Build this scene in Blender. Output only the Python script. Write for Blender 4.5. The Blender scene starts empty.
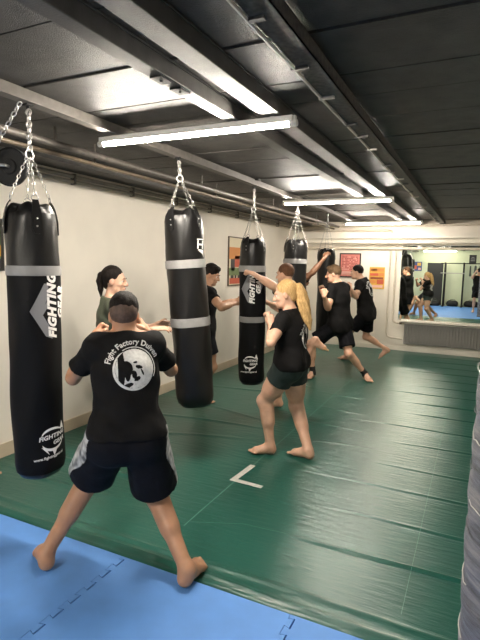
import bpy, bmesh, math, random
import numpy as np
from mathutils import Vector, Matrix
from mathutils.bvhtree import BVHTree
random.seed(7)
SC = bpy.context.scene
COL = SC.collection
PI = math.pi
# ------------------------------------------------------------ camera geometry
FPX = 491.88
_V1 = np.array([240., 52., -FPX]); _V2 = np.array([-1025., 78., -FPX])
_Y = _V1/np.linalg.norm(_V1); _X = -_V2/np.linalg.norm(_V2)
_X = _X - _Y*(_X@_Y); _X /= np.linalg.norm(_X); _Z = np.cross(_X, _Y)
RW = np.array([_X, _Y, _Z]); CAMH = 1.72; CP = np.array([0., 0., CAMH])
def ray(px, py): return RW @ np.array([px-240., -(py-320.), -FPX])
def on(px, py, ax, val):
    d = ray(px, py); return CP + d*((val-CP[ax])/d[ax])
def fl(px, py, z=0.): return on(px, py, 2, z)
def nrm(v):
    v = np.asarray(v, float); return v/np.linalg.norm(v)
# ------------------------------------------------------------ materials
def _nodes(name):
    m = bpy.data.materials.new(name); m.use_nodes = True
    nt = m.node_tree; return m, nt, nt.nodes['Principled BSDF']
def mat(name, col, rough=.6, metal=0., noise=0., nscale=20., bump=0., bscale=60., bdist=.01, spec=None, col2=None, stretch=None, sss=0., coat=0., detail=4.):
    m, nt, b = _nodes(name)
    b.inputs['Base Color'].default_value = (*col, 1)
    b.inputs['Roughness'].default_value = rough
    b.inputs['Metallic'].default_value = metal
    if spec is not None: b.inputs['Specular IOR Level'].default_value = spec
    if sss:
        b.inputs['Subsurface Weight'].default_value = sss
        b.inputs['Subsurface Radius'].default_value = (.02, .008, .004)
        b.inputs['Subsurface Scale'].default_value = .5
    if coat: b.inputs['Coat Weight'].default_value = coat
    tc = nt.nodes.new('ShaderNodeTexCoord'); vec = tc.outputs['Object']
    if stretch:
        mp = nt.nodes.new('ShaderNodeMapping'); mp.inputs['Scale'].default_value = stretch
        nt.links.new(vec, mp.inputs['Vector']); vec = mp.outputs['Vector']
    if noise or col2:
        n = nt.nodes.new('ShaderNodeTexNoise'); n.inputs['Scale'].default_value = nscale; n.inputs['Detail'].default_value = detail
        nt.links.new(vec, n.inputs['Vector'])
        mr = nt.nodes.new('ShaderNodeMapRange'); mr.inputs[1].default_value = .3; mr.inputs[2].default_value = .7
        nt.links.new(n.outputs['Fac'], mr.inputs[0])
        mx = nt.nodes.new('ShaderNodeMix'); mx.data_type = 'RGBA'
        c2 = col2 if col2 else tuple(min(1, c*(1+noise)) for c in col)
        c1 = col if col2 else tuple(c*(1-noise) for c in col)
        mx.inputs['A'].default_value = (*c1, 1); mx.inputs['B'].default_value = (*c2, 1)
        nt.links.new(mr.outputs[0], mx.inputs['Factor'])
        nt.links.new(mx.outputs['Result'], b.inputs['Base Color'])
    if bump:
        n2 = nt.nodes.new('ShaderNodeTexNoise'); n2.inputs['Scale'].default_value = bscale; n2.inputs['Detail'].default_value = 5
        nt.links.new(vec, n2.inputs['Vector'])
        bp = nt.nodes.new('ShaderNodeBump'); bp.inputs['Strength'].default_value = bump; bp.inputs['Distance'].default_value = bdist
        nt.links.new(n2.outputs['Fac'], bp.inputs['Height']); nt.links.new(bp.outputs['Normal'], b.inputs['Normal'])
    return m
def emat(name, col, strength):
    m, nt, b = _nodes(name)
    b.inputs['Base Color'].default_value = (*col, 1)
    b.inputs['Emission Color'].default_value = (*col, 1); b.inputs['Emission Strength'].default_value = strength
    return m
M = {}
M['wall'] = mat('wall_paint', (.80, .745, .655), .75, noise=.03, nscale=3, bump=.12, bscale=120)
M['wallrear'] = mat('wall_paint_green', (.56, .60, .43), .75, noise=.03, nscale=3)
M['base'] = mat('baseboard_paint', (.50, .42, .31), .7, noise=.06, nscale=6)
M['ceil'] = mat('ceiling_boards', (.046, .042, .038), .52, noise=.35, nscale=9, bump=.6, bscale=200, bdist=.008, spec=.32)
M['beam'] = mat('beam_paint', (.050, .046, .042), .5, noise=.3, nscale=12, bump=.3, bscale=150, bdist=.004)
M['rail'] = mat('rail_steel', (.095, .084, .073), .5, .15, noise=.2)
M['tray'] = mat('tray_steel', (.055, .052, .048), .55, .1, noise=.7, nscale=40)
M['cable'] = mat('pale_cable', (.36, .33, .28), .5)
M['pipe'] = mat('pipe_paint', (.62, .55, .45), .5, noise=.08)
M['pipedark'] = mat('pipe_dull', (.115, .10, .088), .5, .2, noise=.2)
M['pipecopper'] = mat('pipe_worn', (.14, .105, .07), .5, .1, noise=.3, nscale=10)
M['conduit'] = mat('conduit_paint', (.36, .32, .265), .5, noise=.1)
M['housing'] = mat('lamp_housing', (.75, .72, .66), .4)
M['tube'] = emat('lamp_tube', (1., .92, .80), 52.)
M['tubemid'] = emat('lamp_tube_mid', (1., .92, .80), 46.)  # same kind of tube, strength set slightly lower
M['tubedim'] = emat('lamp_tube_dim', (1., .90, .77), 24.)  # strength turned down so the back wall does not burn out
M['steel'] = mat('chain_steel', (.42, .41, .39), .4, .9)
M['iron'] = mat('black_iron', (.010, .010, .010), .6, 0, bump=.2, spec=.25)
M['leather'] = mat('bag_leather', (.005, .0047, .0047), .36, bump=.25, bscale=90, bdist=.004, spec=.35)
M['canvas'] = mat('bag_canvas', (.0035, .0035, .004), .6, bump=.2, bscale=150, bdist=.003, spec=.15)
M['band'] = mat('bag_band', (.24, .235, .23), .5, noise=.08)
M['print'] = mat('white_print', (.82, .80, .77), .6)
M['printgrey'] = mat('grey_print', (.22, .22, .23), .55)
M['printshirt'] = mat('shirt_print', (.62, .61, .59), .7, noise=.15, nscale=60)
M['green'] = None
M['blue'] = mat('blue_foam', (.10, .27, .66), .62, noise=.06, nscale=7, bump=.25, bscale=220, bdist=.003)
M['under'] = mat('subfloor', (.05, .09, .2), .8)
M['tape'] = mat('grey_tape', (.55, .53, .49), .5, noise=.15, nscale=30)
M['weld'] = mat('seam_weld', (.10, .24, .19), .45)
M['tee'] = mat('black_tee', (.0085, .008, .008), .85, noise=.15, nscale=12, bump=.25, bscale=28, bdist=.012, spec=.12)
M['teeolive'] = mat('olive_tee', (.075, .085, .055), .85, noise=.12, nscale=12, bump=.25, bscale=28, bdist=.012)
M['shorts'] = mat('black_shorts', (.005, .005, .007), .75, bump=.3, bscale=25, bdist=.012, spec=.15)
M['shortsgreen'] = mat('dark_green_shorts', (.009, .018, .016), .7, bump=.3, bscale=25, bdist=.01)
M['camo'] = mat('camo_panel', (.62, .62, .60), .7, col2=(.07, .075, .08), nscale=22, detail=1)
M['sleeve'] = mat('ankle_sleeve', (.012, .012, .012), .8)
def skin(n, c): return mat(n, c, .5, noise=.10, nscale=16, sss=.12, bump=.06, bscale=120, bdist=.004)
M['skA'] = skin('skin_tan', (.43, .225, .13))
M['skB'] = skin('skin_fair', (.57, .34, .235))
M['skC'] = skin('skin_rosy', (.60, .35, .235))
M['skD'] = skin('skin_deep', (.175, .085, .048))
M['skE'] = skin('skin_olive', (.45, .25, .15))
def hairm(n, c, c2): return mat(n, c, .6, col2=c2, nscale=30, stretch=(6, 6, .8), bump=.5, bscale=40, bdist=.01, spec=.1)
M['hdark'] = hairm('hair_dark', (.006, .0045, .004), (.015, .011, .009))
M['hbrown'] = hairm('hair_brown', (.06, .037, .02), (.16, .10, .055))
M['hblond'] = hairm('hair_blond', (.33, .19, .075), (.62, .41, .18))
M['hauburn'] = hairm('hair_cropped', (.075, .036, .02), (.15, .075, .04))
M['hfade'] = mat('hair_fade', (.085, .05, .034), .7, noise=.3, nscale=60)
M['eye'] = mat('eye_white', (.75, .72, .68), .2)
M['iris'] = mat('iris_dark', (.03, .018, .01), .2)
M['lip'] = mat('lips', (.45, .17, .13), .5)
M['mirror'] = None
M['white'] = mat('white_paint', (.72, .68, .60), .45)
M['radiator'] = mat('radiator_enamel', (.20, .19, .175), .45)
M['framek'] = mat('black_frame', (.02, .018, .016), .35)
M['frameb'] = mat('brown_frame', (.075, .045, .025), .4)
M['redpaper'] = mat('red_paper', (.62, .20, .17), .5, noise=.12, nscale=30)
M['redink'] = mat('dark_red_ink', (.30, .06, .05), .6)
M['redpale'] = mat('pale_red_ink', (.74, .42, .36), .6)
M['yellow'] = mat('yellow_paper', (.66, .38, .05), .5, noise=.15, nscale=14)
M['orange'] = mat('orange_ink', (.62, .24, .06), .6)
M['redblk'] = mat('brown_ink', (.25, .05, .02), .6)
M['cream'] = mat('cream_paper', (.70, .62, .44), .6)
M['posterred'] = mat('poster_red', (.55, .10, .05), .6)
M['postergreen'] = mat('poster_green', (.16, .22, .09), .6)
M['posterdark'] = mat('poster_dark', (.05, .04, .04), .6)
M['posterblue'] = mat('poster_blue', (.05, .08, .22), .6)
M['blackwall'] = mat('black_panel', (.012, .012, .013), .6)
M['bagblack'] = mat('kit_bag', (.014, .014, .015), .7, bump=.3, bscale=20)
M['bagdark'] = mat('hanging_bag_cloth', (.06, .07, .06), .7, bump=.3, bscale=20)
M['wrap'] = None
M['phone'] = mat('phone_glass', (.01, .01, .012), .15)
# green vinyl: soft wrinkles
def vinyl():
    m, nt, b = _nodes('green_vinyl')
    tc = nt.nodes.new('ShaderNodeTexCoord')
    n = nt.nodes.new('ShaderNodeTexNoise'); n.inputs['Scale'].default_value = 1.6; n.inputs['Detail'].default_value = 5
    nt.links.new(tc.outputs['Object'], n.inputs['Vector'])
    mx = nt.nodes.new('ShaderNodeMix'); mx.data_type = 'RGBA'
    mx.inputs['A'].default_value = (.006, .066, .048, 1); mx.inputs['B'].default_value = (.012, .092, .069, 1)
    nt.links.new(n.outputs['Fac'], mx.inputs['Factor']); nt.links.new(mx.outputs['Result'], b.inputs['Base Color'])
    mp = nt.nodes.new('ShaderNodeMapping'); mp.inputs['Scale'].default_value = (1.0, 6, 1); mp.inputs['Rotation'].default_value = (0, 0, .08)
    nt.links.new(tc.outputs['Object'], mp.inputs['Vector'])
    n2 = nt.nodes.new('ShaderNodeTexNoise'); n2.inputs['Scale'].default_value = 5.; n2.inputs['Detail'].default_value = 6; n2.inputs['Roughness'].default_value = .6
    nt.links.new(mp.outputs['Vector'], n2.inputs['Vector'])
    bp = nt.nodes.new('ShaderNodeBump'); bp.inputs['Strength'].default_value = .38; bp.inputs['Distance'].default_value = .012
    nt.links.new(n2.outputs['Fac'], bp.inputs['Height']); nt.links.new(bp.outputs['Normal'], b.inputs['Normal'])
    mp3 = nt.nodes.new('ShaderNodeMapping'); mp3.inputs['Scale'].default_value = (5, 26, 1); nt.links.new(tc.outputs['Object'], mp3.inputs['Vector'])
    n3 = nt.nodes.new('ShaderNodeTexNoise'); n3.inputs['Scale'].default_value = 1.; n3.inputs['Detail'].default_value = 4; nt.links.new(mp3.outputs['Vector'], n3.inputs['Vector'])
    b3 = nt.nodes.new('ShaderNodeBump'); b3.inputs['Strength'].default_value = .26; b3.inputs['Distance'].default_value = .010
    nt.links.new(n3.outputs['Fac'], b3.inputs['Height']); nt.links.new(bp.outputs['Normal'], b3.inputs['Normal']); nt.links.new(b3.outputs['Normal'], b.inputs['Normal'])
    b.inputs['Roughness'].default_value = .29; b.inputs['Specular IOR Level'].default_value = .45
    return m
M['green'] = vinyl()
def mirror_mat():
    m = bpy.data.materials.new('mirror_glass'); m.use_nodes = True; nt = m.node_tree; nt.nodes.clear()
    o = nt.nodes.new('ShaderNodeOutputMaterial'); g = nt.nodes.new('ShaderNodeBsdfGlossy')
    g.inputs['Color'].default_value = (.86, .90, .82, 1); g.inputs['Roughness'].default_value = 0.
    nt.links.new(g.outputs[0], o.inputs[0]); return m
M['mirror'] = mirror_mat()
def wrap_mat():
    m, nt, b = _nodes('grey_wrap')
    tc = nt.nodes.new('ShaderNodeTexCoord')
    mp = nt.nodes.new('ShaderNodeMapping'); mp.inputs['Scale'].default_value = (3, 3, 26)
    nt.links.new(tc.outputs['Object'], mp.inputs['Vector'])
    n = nt.nodes.new('ShaderNodeTexNoise'); n.inputs['Scale'].default_value = 2.2; n.inputs['Detail'].default_value = 8; n.inputs['Roughness'].default_value = .7
    nt.links.new(mp.outputs['Vector'], n.inputs['Vector'])
    cr = nt.nodes.new('ShaderNodeValToRGB')
    e = cr.color_ramp.elements
    e[0].position = .32; e[0].color = (.05, .043, .038, 1); e[1].position = .74; e[1].color = (.32, .30, .28, 1)
    x = e.new(.5); x.color = (.14, .142, .165, 1)
    nt.links.new(n.outputs['Fac'], cr.inputs[0]); nt.links.new(cr.outputs[0], b.inputs['Base Color'])
    bp = nt.nodes.new('ShaderNodeBump'); bp.inputs['Strength'].default_value = .8; bp.inputs['Distance'].default_value = .01
    nt.links.new(n.outputs['Fac'], bp.inputs['Height']); nt.links.new(bp.outputs['Normal'], b.inputs['Normal'])
    b.inputs['Roughness'].default_value = .5
    return m
M['wrap'] = wrap_mat()
# ------------------------------------------------------------ object helpers
def link(name, me, m=None, parent=None, loc=(0, 0, 0), smooth=False):
    o = bpy.data.objects.new(name, me); COL.objects.link(o)
    if m is not None: me.materials.append(m)
    if parent is not None: o.parent = parent
    o.location = loc
    if smooth: me.polygons.foreach_set('use_smooth', [True]*len(me.polygons))
    return o
def tag(o, label, cat, group=None):
    o['label'] = label; o['category'] = cat
    if group: o['group'] = group
    return o
def empty(name, loc=(0, 0, 0), label=None, cat=None, group=None, rz=0):
    o = bpy.data.objects.new(name, None); COL.objects.link(o); o.location = loc; o.rotation_euler = (0, 0, rz); o.empty_display_size = .1
    if label: tag(o, label, cat, group)
    return o
class MB:
    """collects shapes into one mesh"""
    def __init__(s): s.v = []; s.f = []
    def raw(s, vs, fs):
        b = len(s.v); s.v += [tuple(map(float, v)) for v in vs]; s.f += [tuple(b+i for i in f) for f in fs]; return s
    def box(s, x0, x1, y0, y1, z0, z1):
        vs = [(x, y, z) for x in (x0, x1) for y in (y0, y1) for z in (z0, z1)]
        return s.raw(vs, [(0, 1, 3, 2), (4, 6, 7, 5), (0, 4, 5, 1), (2, 3, 7, 6), (0, 2, 6, 4), (1, 5, 7, 3)])
    def bbox(s, x0, x1, y0, y1, z0, z1, r=.005):
        bm = bmesh.new(); bmesh.ops.create_cube(bm, size=1)
        for v in bm.verts: v.co = Vector(((x0+x1)/2+v.co.x*(x1-x0), (y0+y1)/2+v.co.y*(y1-y0), (z0+z1)/2+v.co.z*(z1-z0)))
        bmesh.ops.bevel(bm, geom=bm.edges[:], offset=r, segments=2, affect='EDGES', profile=.5)
        bm.verts.ensure_lookup_table(); bm.verts.index_update()
        s.raw([v.co for v in bm.verts], [[v.index for v in f.verts] for f in bm.faces]); bm.free(); return s
    def tube(s, pts, r, n=8, closed=False, cap=True):
        P = [np.array(p, float) for p in pts]; k = len(P)
        rr = r if hasattr(r, '__len__') else [r]*k
        T = []
        for i in range(k):
            a = P[(i-1) % k] if (closed or i > 0) else P[i]; b = P[(i+1) % k] if (closed or i < k-1) else P[i]
            T.append(nrm(b-a))
        u = np.cross(T[0], (0, 0, 1.)); 
        if np.linalg.norm(u) < .05: u = np.cross(T[0], (1., 0, 0))
        u = nrm(u); vs = []
        for i in range(k):
            u = nrm(u - T[i]*(u@T[i])); w = np.cross(T[i], u)
            for j in range(n):
                a = 2*PI*j/n; vs.append(P[i]+rr[i]*(math.cos(a)*u+math.sin(a)*w))
        fs = []
        for i in range(k if closed else k-1):
            i2 = (i+1) % k
            for j in range(n): fs.append((i*n+j, i*n+(j+1) % n, i2*n+(j+1) % n, i2*n+j))
        if cap and not closed: fs.append(tuple(range(n))[::-1]); fs.append(tuple((k-1)*n+j for j in range(n)))
        return s.raw(vs, fs)
    def lathe(s, prof, n=32, cx=0, cy=0, fn=None, cap=True):
        vs = []; k = len(prof)
        for i, (r, z) in enumerate(prof):
            for j in range(n):
                a = 2*PI*j/n; p = np.array([cx+r*math.cos(a), cy+r*math.sin(a), z])
                if fn is not None: p = fn(p, r, a, z)
                vs.append(p)
        fs = []
        for i in range(k-1):
            for j in range(n): fs.append((i*n+j, i*n+(j+1) % n, (i+1)*n+(j+1) % n, (i+1)*n+j))
        if cap: fs.append(tuple(range(n))[::-1]); fs.append(tuple((k-1)*n+j for j in range(n)))
        return s.raw(vs, fs)
    def ell(s, c, r, n=12):
        vs = []; fs = []
        for i in range(n+1):
            t = PI*i/n
            for j in range(2*n):
                a = PI*j/n; vs.append((c[0]+r[0]*math.sin(t)*math.cos(a), c[1]+r[1]*math.sin(t)*math.sin(a), c[2]+r[2]*math.cos(t)))
        for i in range(n):
            for j in range(2*n): fs.append((i*2*n+j, (i+1)*2*n+j, (i+1)*2*n+(j+1) % (2*n), i*2*n+(j+1) % (2*n)))
        return s.raw(vs, fs)
    def build(s, name, m, parent=None, loc=(0, 0, 0), smooth=False):
        me = bpy.data.meshes.new(name); me.from_pydata(s.v, [], s.f); me.validate()
        if smooth: 
            bm = bmesh.new(); bm.from_mesh(me); bmesh.ops.remove_doubles(bm, verts=bm.verts, dist=1e-5)
            bmesh.ops.recalc_face_normals(bm, faces=bm.faces)
            for e in bm.edges:
                if len(e.link_faces) == 2 and e.calc_face_angle(0) > .7: e.smooth = False
            bm.to_mesh(me); bm.free()
        return link(name, me, m, parent, loc, smooth)
def struct(o): o['kind'] = 'structure'; return o
def text_bm(txt, size, bold=.0, shear=0., seg=.012, spacing=1.):
    c = bpy.data.curves.new('lettering', 'FONT'); c.body = txt; c.size = size; c.offset = bold; c.shear = shear
    c.align_x = 'CENTER'; c.align_y = 'CENTER'; c.resolution_u = 3; c.space_character = spacing
    o = bpy.data.objects.new('lettering', c); COL.objects.link(o)
    dg = bpy.context.evaluated_depsgraph_get(); dg.update()
    me = bpy.data.meshes.new_from_object(o.evaluated_get(dg))
    bpy.data.objects.remove(o); bpy.data.curves.remove(c)
    bm = bmesh.new(); bm.from_mesh(me); bpy.data.meshes.remove(me)
    split(bm, seg); return bm
def split(bm, seg):
    bmesh.ops.triangulate(bm, faces=bm.faces)
    for _ in range(5):
        es = [e for e in bm.edges if e.calc_length() > seg]
        if not es: break
        bmesh.ops.subdivide_edges(bm, edges=es, cuts=1); bmesh.ops.triangulate(bm, faces=[f for f in bm.faces if len(f.verts) > 3])
def poly_bm(polys, seg=.02):
    bm = bmesh.new()
    for p in polys:
        try: bm.faces.new([bm.verts.new((x, y, 0)) for x, y in p])
        except ValueError: pass
    split(bm, seg); return bm
def arc_band(r0, r1, a0, a1, n=24, cx=0, cy=0, off=(0, 0), taper=0):
    """list of quads of a crescent/arc"""
    q = []
    for i in range(n):
        t0, t1 = i/n, (i+1)/n; A, B = a0+(a1-a0)*t0, a0+(a1-a0)*t1
        def w(t): return r0+(r1-r0)*(1 if not taper else math.sin(PI*t)**taper)
        q.append([(cx+r0*math.cos(A), cy+r0*math.sin(A)), (cx+w(t0)*math.cos(A)+1e-5, cy+w(t0)*math.sin(A)), (cx+w(t1)*math.cos(B)+1e-5, cy+w(t1)*math.sin(B)), (cx+r0*math.cos(B), cy+r0*math.sin(B))])
    return q
def bm_obj(bm, name, m, parent=None, fn=None):
    if fn is not None:
        for v in bm.verts: v.co = Vector(fn(v.co))
    me = bpy.data.meshes.new(name); bm.to_mesh(me); bm.free(); return link(name, me, m, parent)
# ------------------------------------------------------------ implicit surfaces for bodies and clothes
class SDF:
    def __init__(s, lo, hi, h):
        s.lo = np.array(lo, float); s.h = h
        s.n = (np.ceil((np.array(hi)-s.lo)/h)+1).astype(int)
        s.F = np.full(s.n, 1., np.float32)
        s.ax = [(s.lo[i]+h*np.arange(s.n[i])).astype(np.float32) for i in range(3)]
    def sub(s, lo, hi):
        a = np.clip(np.floor((np.array(lo)-s.lo)/s.h).astype(int), 0, s.n); b = np.clip(np.ceil((np.array(hi)-s.lo)/s.h).astype(int)+1, 0, s.n)
        if (b <= a).any(): return None
        sl = tuple(slice(a[i], b[i]) for i in range(3))
        return sl, s.ax[0][sl[0]][:, None, None], s.ax[1][sl[1]][None, :, None], s.ax[2][sl[2]][None, None, :]
    def _mix(s, sl, d, k, op):
        A = s.F[sl]
        if op == 'cut':
            d = -d; h = np.maximum(k-np.abs(A-d), 0)/k if k > 0 else 0
            s.F[sl] = np.maximum(A, d) + (h*h*k*.25 if k > 0 else 0)
        else:
            h = np.maximum(k-np.abs(A-d), 0)/k
            s.F[sl] = np.minimum(A, d) - h*h*k*.25
    def cone(s, a, b, ra, rb, k=.02, flat=None, q=1., op='add'):
        a = np.array(a, float); b = np.array(b, float); R = max(ra, rb)*max(1, q) + k + 2.5*s.h
        g = s.sub(np.minimum(a, b)-R, np.maximum(a, b)+R)
        if g is None: return s
        sl, X, Y, Z = g; c = b-a; L = max(c@c, 1e-9)
        dx, dy, dz = X-np.float32(a[0]), Y-np.float32(a[1]), Z-np.float32(a[2])
        t = np.clip((dx*c[0]+dy*c[1]+dz*c[2])/L, 0, 1).astype(np.float32)
        qx, qy, qz = dx-t*np.float32(c[0]), dy-t*np.float32(c[1]), dz-t*np.float32(c[2])
        d2 = qx*qx+qy*qy+qz*qz; sc = 1.
        if flat is not None:
            f = nrm(flat); e = qx*f[0]+qy*f[1]+qz*f[2]; d2 = d2+e*e*(1/q**2-1); sc = (1+min(q, 1/q))/2 if q < 1 else 1.
        s._mix(sl, ((np.sqrt(d2)-(ra+(rb-ra)*t))*sc).astype(np.float32), k, op); return s
    def ell(s, c, axes, r, k=.02, op='add'):
        c = np.array(c, float); R = max(r)+k+2.5*s.h
        g = s.sub(c-R, c+R)
        if g is None: return s
        sl, X, Y, Z = g; dx, dy, dz = X-c[0], Y-c[1], Z-c[2]; k0 = 0; k1 = 0
        for a, rr in zip(axes, r):
            e = (dx*a[0]+dy*a[1]+dz*a[2]); k0 = k0+(e/rr)**2; k1 = k1+(e/rr**2)**2
        k0 = np.sqrt(k0); k1 = np.sqrt(k1)+1e-6
        s._mix(sl, (k0*(k0-1)/k1).astype(np.float32), k, op); return s
    def dist_plane(s, p, n):
        n = nrm(n); return ((s.ax[0]-p[0])*n[0])[:, None, None]+((s.ax[1]-p[1])*n[1])[None, :, None]+((s.ax[2]-p[2])*n[2])[None, None, :]
    def clip(s, p, n):           # keeps the side the normal points away from
        s.F = np.maximum(s.F, s.dist_plane(p, n)).astype(np.float32); return s
    def shell(s, t): s.F = np.maximum(s.F, -(s.F+np.float32(t))); return s
    def wrinkle(s, amp, fr=(1, 1, 1), ph=0.):
        X, Y, Z = (s.ax[0]*fr[0])[:, None, None], (s.ax[1]*fr[1])[None, :, None], (s.ax[2]*fr[2])[None, None, :]
        w = np.sin(31*Z+5*np.sin(7*X+ph)+4*np.sin(9*Y))*.5+np.sin(19*X-17*Y+13*Z+3*np.sin(11*Z+ph))*.5+np.sin(47*Z+22*X+6*np.sin(13*Y+ph))*.35
        s.F = (s.F+np.float32(amp)*w).astype(np.float32); return s
    def mesh(s):
        F = s.F; I = F < 0
        I[0] = I[-1] = False; I[:, 0] = I[:, -1] = False; I[:, :, 0] = I[:, :, -1] = False
        c = [(i, j, k) for i in (0, 1) for j in (0, 1) for k in (0, 1)]
        S = [slice(0, -1), slice(1, None)]
        cnt = np.zeros(np.array(I.shape)-1, np.uint8)
        for i, j, k in c: cnt += I[S[i], S[j], S[k]]
        A = np.argwhere((cnt > 0) & (cnt < 8)); M_ = len(A)
        idx = np.full(cnt.shape, -1, np.int32); idx[A[:, 0], A[:, 1], A[:, 2]] = np.arange(M_)
        val = np.stack([F[A[:, 0]+i, A[:, 1]+j, A[:, 2]+k] for i, j, k in c], 1).astype(float)
        sg = np.stack([I[A[:, 0]+i, A[:, 1]+j, A[:, 2]+k] for i, j, k in c], 1)
        val = np.where(sg, np.minimum(val, -1e-7), np.maximum(val, 1e-7))
        acc = np.zeros((M_, 3)); w = np.zeros(M_)
        for p in range(8):
            for q in range(p+1, 8):
                if sum(abs(c[p][t]-c[q][t]) for t in range(3)) != 1: continue
                x = sg[:, p] != sg[:, q]; t = np.where(x, val[:, p]/np.where(x, val[:, p]-val[:, q], 1), 0)
                P = np.array(c[p])+t[:, None]*(np.array(c[q])-np.array(c[p])); acc += np.where(x[:, None], P, 0); w += x
        V = (A+acc/w[:, None])*s.h+s.lo
        Q = []
        for ax in range(3):
            u, v = [(1, 2), (2, 0), (0, 1)][ax]
            a = [slice(None)]*3; b = [slice(None)]*3; a[ax] = slice(0, -1); b[ax] = slice(1, None)
            x = I[tuple(a)] != I[tuple(b)]; E = np.argwhere(x)
            E = E[(E[:, u] > 0) & (E[:, v] > 0) & (E[:, u] < F.shape[u]-1) & (E[:, v] < F.shape[v]-1)]
            ins = I[E[:, 0], E[:, 1], E[:, 2]]; q = []
            for du, dv in ((-1, -1), (0, -1), (0, 0), (-1, 0)):
                e = E.copy(); e[:, u] += du; e[:, v] += dv; q.append(idx[e[:, 0], e[:, 1], e[:, 2]])
            q = np.stack(q, 1); q[~ins] = q[~ins][:, ::-1]; Q.append(q)
        Q = np.concatenate(Q); Q = Q[(Q >= 0).all(1)]
        # one relaxation step
        return V, Q
def relax(V, Q, it=1, lam=.5):
    for _ in range(it):
        acc = np.zeros_like(V); w = np.zeros(len(V))
        for i in range(4):
            for j in (1, 3):
                np.add.at(acc, Q[:, i], V[Q[:, (i+j) % 4]]); np.add.at(w, Q[:, i], 1)
        V = V+lam*(acc/np.maximum(w, 1)[:, None]-V)
    return V
def vq_obj(V, Q, name, m, parent=None, org=(0, 0, 0), mats=None):
    me = bpy.data.meshes.new(name); V = V-np.array(org)
    me.vertices.add(len(V)); me.vertices.foreach_set('co', V.astype(np.float32).ravel())
    me.loops.add(len(Q)*4); me.loops.foreach_set('vertex_index', Q.astype(np.int32).ravel())
    me.polygons.add(len(Q)); me.polygons.foreach_set('loop_start', np.arange(0, len(Q)*4, 4, dtype=np.int32))
    me.update(calc_edges=True); me.validate()
    return link(name, me, m, parent, smooth=True)
def fnormals(V, Q):
    n = np.cross(V[Q[:, 2]]-V[Q[:, 0]], V[Q[:, 3]]-V[Q[:, 1]]); return n/np.maximum(np.linalg.norm(n, axis=1), 1e-12)[:, None]
def vnormals(V, Q):
    n = fnormals(V, Q); a = np.zeros_like(V)
    for i in range(4): np.add.at(a, Q[:, i], n)
    return a/np.maximum(np.linalg.norm(a, axis=1), 1e-12)[:, None]
def patch(V, Q, keep, off):
    N = vnormals(V, Q); q = Q[keep]; u, inv = np.unique(q, return_inverse=True)
    return V[u]+N[u]*off, inv.reshape(q.shape)
def ik(a, c, l1, l2, hint):
    d = c-a; L = np.linalg.norm(d); u = d/L
    if L > (l1+l2)*.998: 
        f = L/((l1+l2)*.998); l1 *= f; l2 *= f
    x = (l1*l1-l2*l2+L*L)/(2*L); y = math.sqrt(max(l1*l1-x*x, 0)); hh = np.array(hint, float); hh = nrm(hh-u*(hh@u)); return a+u*x+hh*y
def chain_px(a, px, py, L, sgn):
    d = nrm(ray(px, py)); m = (a-CP)@d; c = (a-CP)@(a-CP)-L*L; D = m*m-c
    return CP+d*(m+sgn*math.sqrt(D)) if D > 0 else a+nrm(CP+d*m-a)*L
def finger(S, p, d, n, L, curl, r, k=.004):
    th = 0.; ax = d; q = p; fr = (.45, .30, .25)
    for i in range(3):
        th += math.radians(curl[i]); v = nrm(d*math.cos(th)+n*math.sin(th)); e = q+v*L*fr[i]
        S.cone(q, e, r*(1-.08*i), r*(1-.08*(i+1)), k if i else .008); q = e
    return q
def hand(S, W, d, n, t, kind, s):
    """wrist, pointing direction, palm normal, thumb side"""
    d = nrm(d); n = nrm(n-d*(n@d)); t = nrm(t-d*(t@d)-n*(t@n)); z = s
    S.cone(W-d*.01*z, W+d*.03*z, .026*z, .030*z, .015, n, .72)
    for o, ra in ((.024, .018), (.008, .019), (-.009, .018), (-.025, .016)):
        S.cone(W+d*.022*z+t*o*.7*z, W+d*.086*z+t*o*z, ra*z, (ra-.003)*z, .01, n, .8)
    cl = {'fist': (78, 98, 62), 'open': (14, 18, 12), 'grip': (30, 42, 28), 'flat': (4, 6, 4)}[kind]
    for o, L, dd, add in ((.0285, .072, .086, -4), (.0095, .080, .090, 0), (-.0095, .074, .088, 3), (-.028, .058, .082, 7)):
        finger(S, W+d*dd*z+t*o*z, nrm(d+t*o*(3 if kind in ('open', 'flat', 'grip') else 0)), n, L*z, [c+add for c in cl], .0092*z)
    b = W+d*.028*z+t*.030*z+n*.006*z
    if kind == 'fist':
        m_ = b+nrm(d*.8+t*.35+n*.55)*.042*z; e = m_+nrm(d*.45-t*.75+n*.35)*.032*z; e2 = e+nrm(d*.1-t*.95+n*.1)*.024*z
    else:
        m_ = b+nrm(d*.6+t*.7+n*.25)*.042*z; e = m_+nrm(d*.85+t*.4+n*.2)*.030*z; e2 = e+nrm(d*.95+t*.1+n*.25)*.024*z
    S.cone(W+d*.012*z+t*.018*z, b, .017*z, .015*z, .012); S.cone(b, m_, .0145*z, .0115*z, .008); S.cone(m_, e, .0115*z, .0105*z, .005); S.cone(e, e2, .0105*z, .0085*z, .004)
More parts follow.
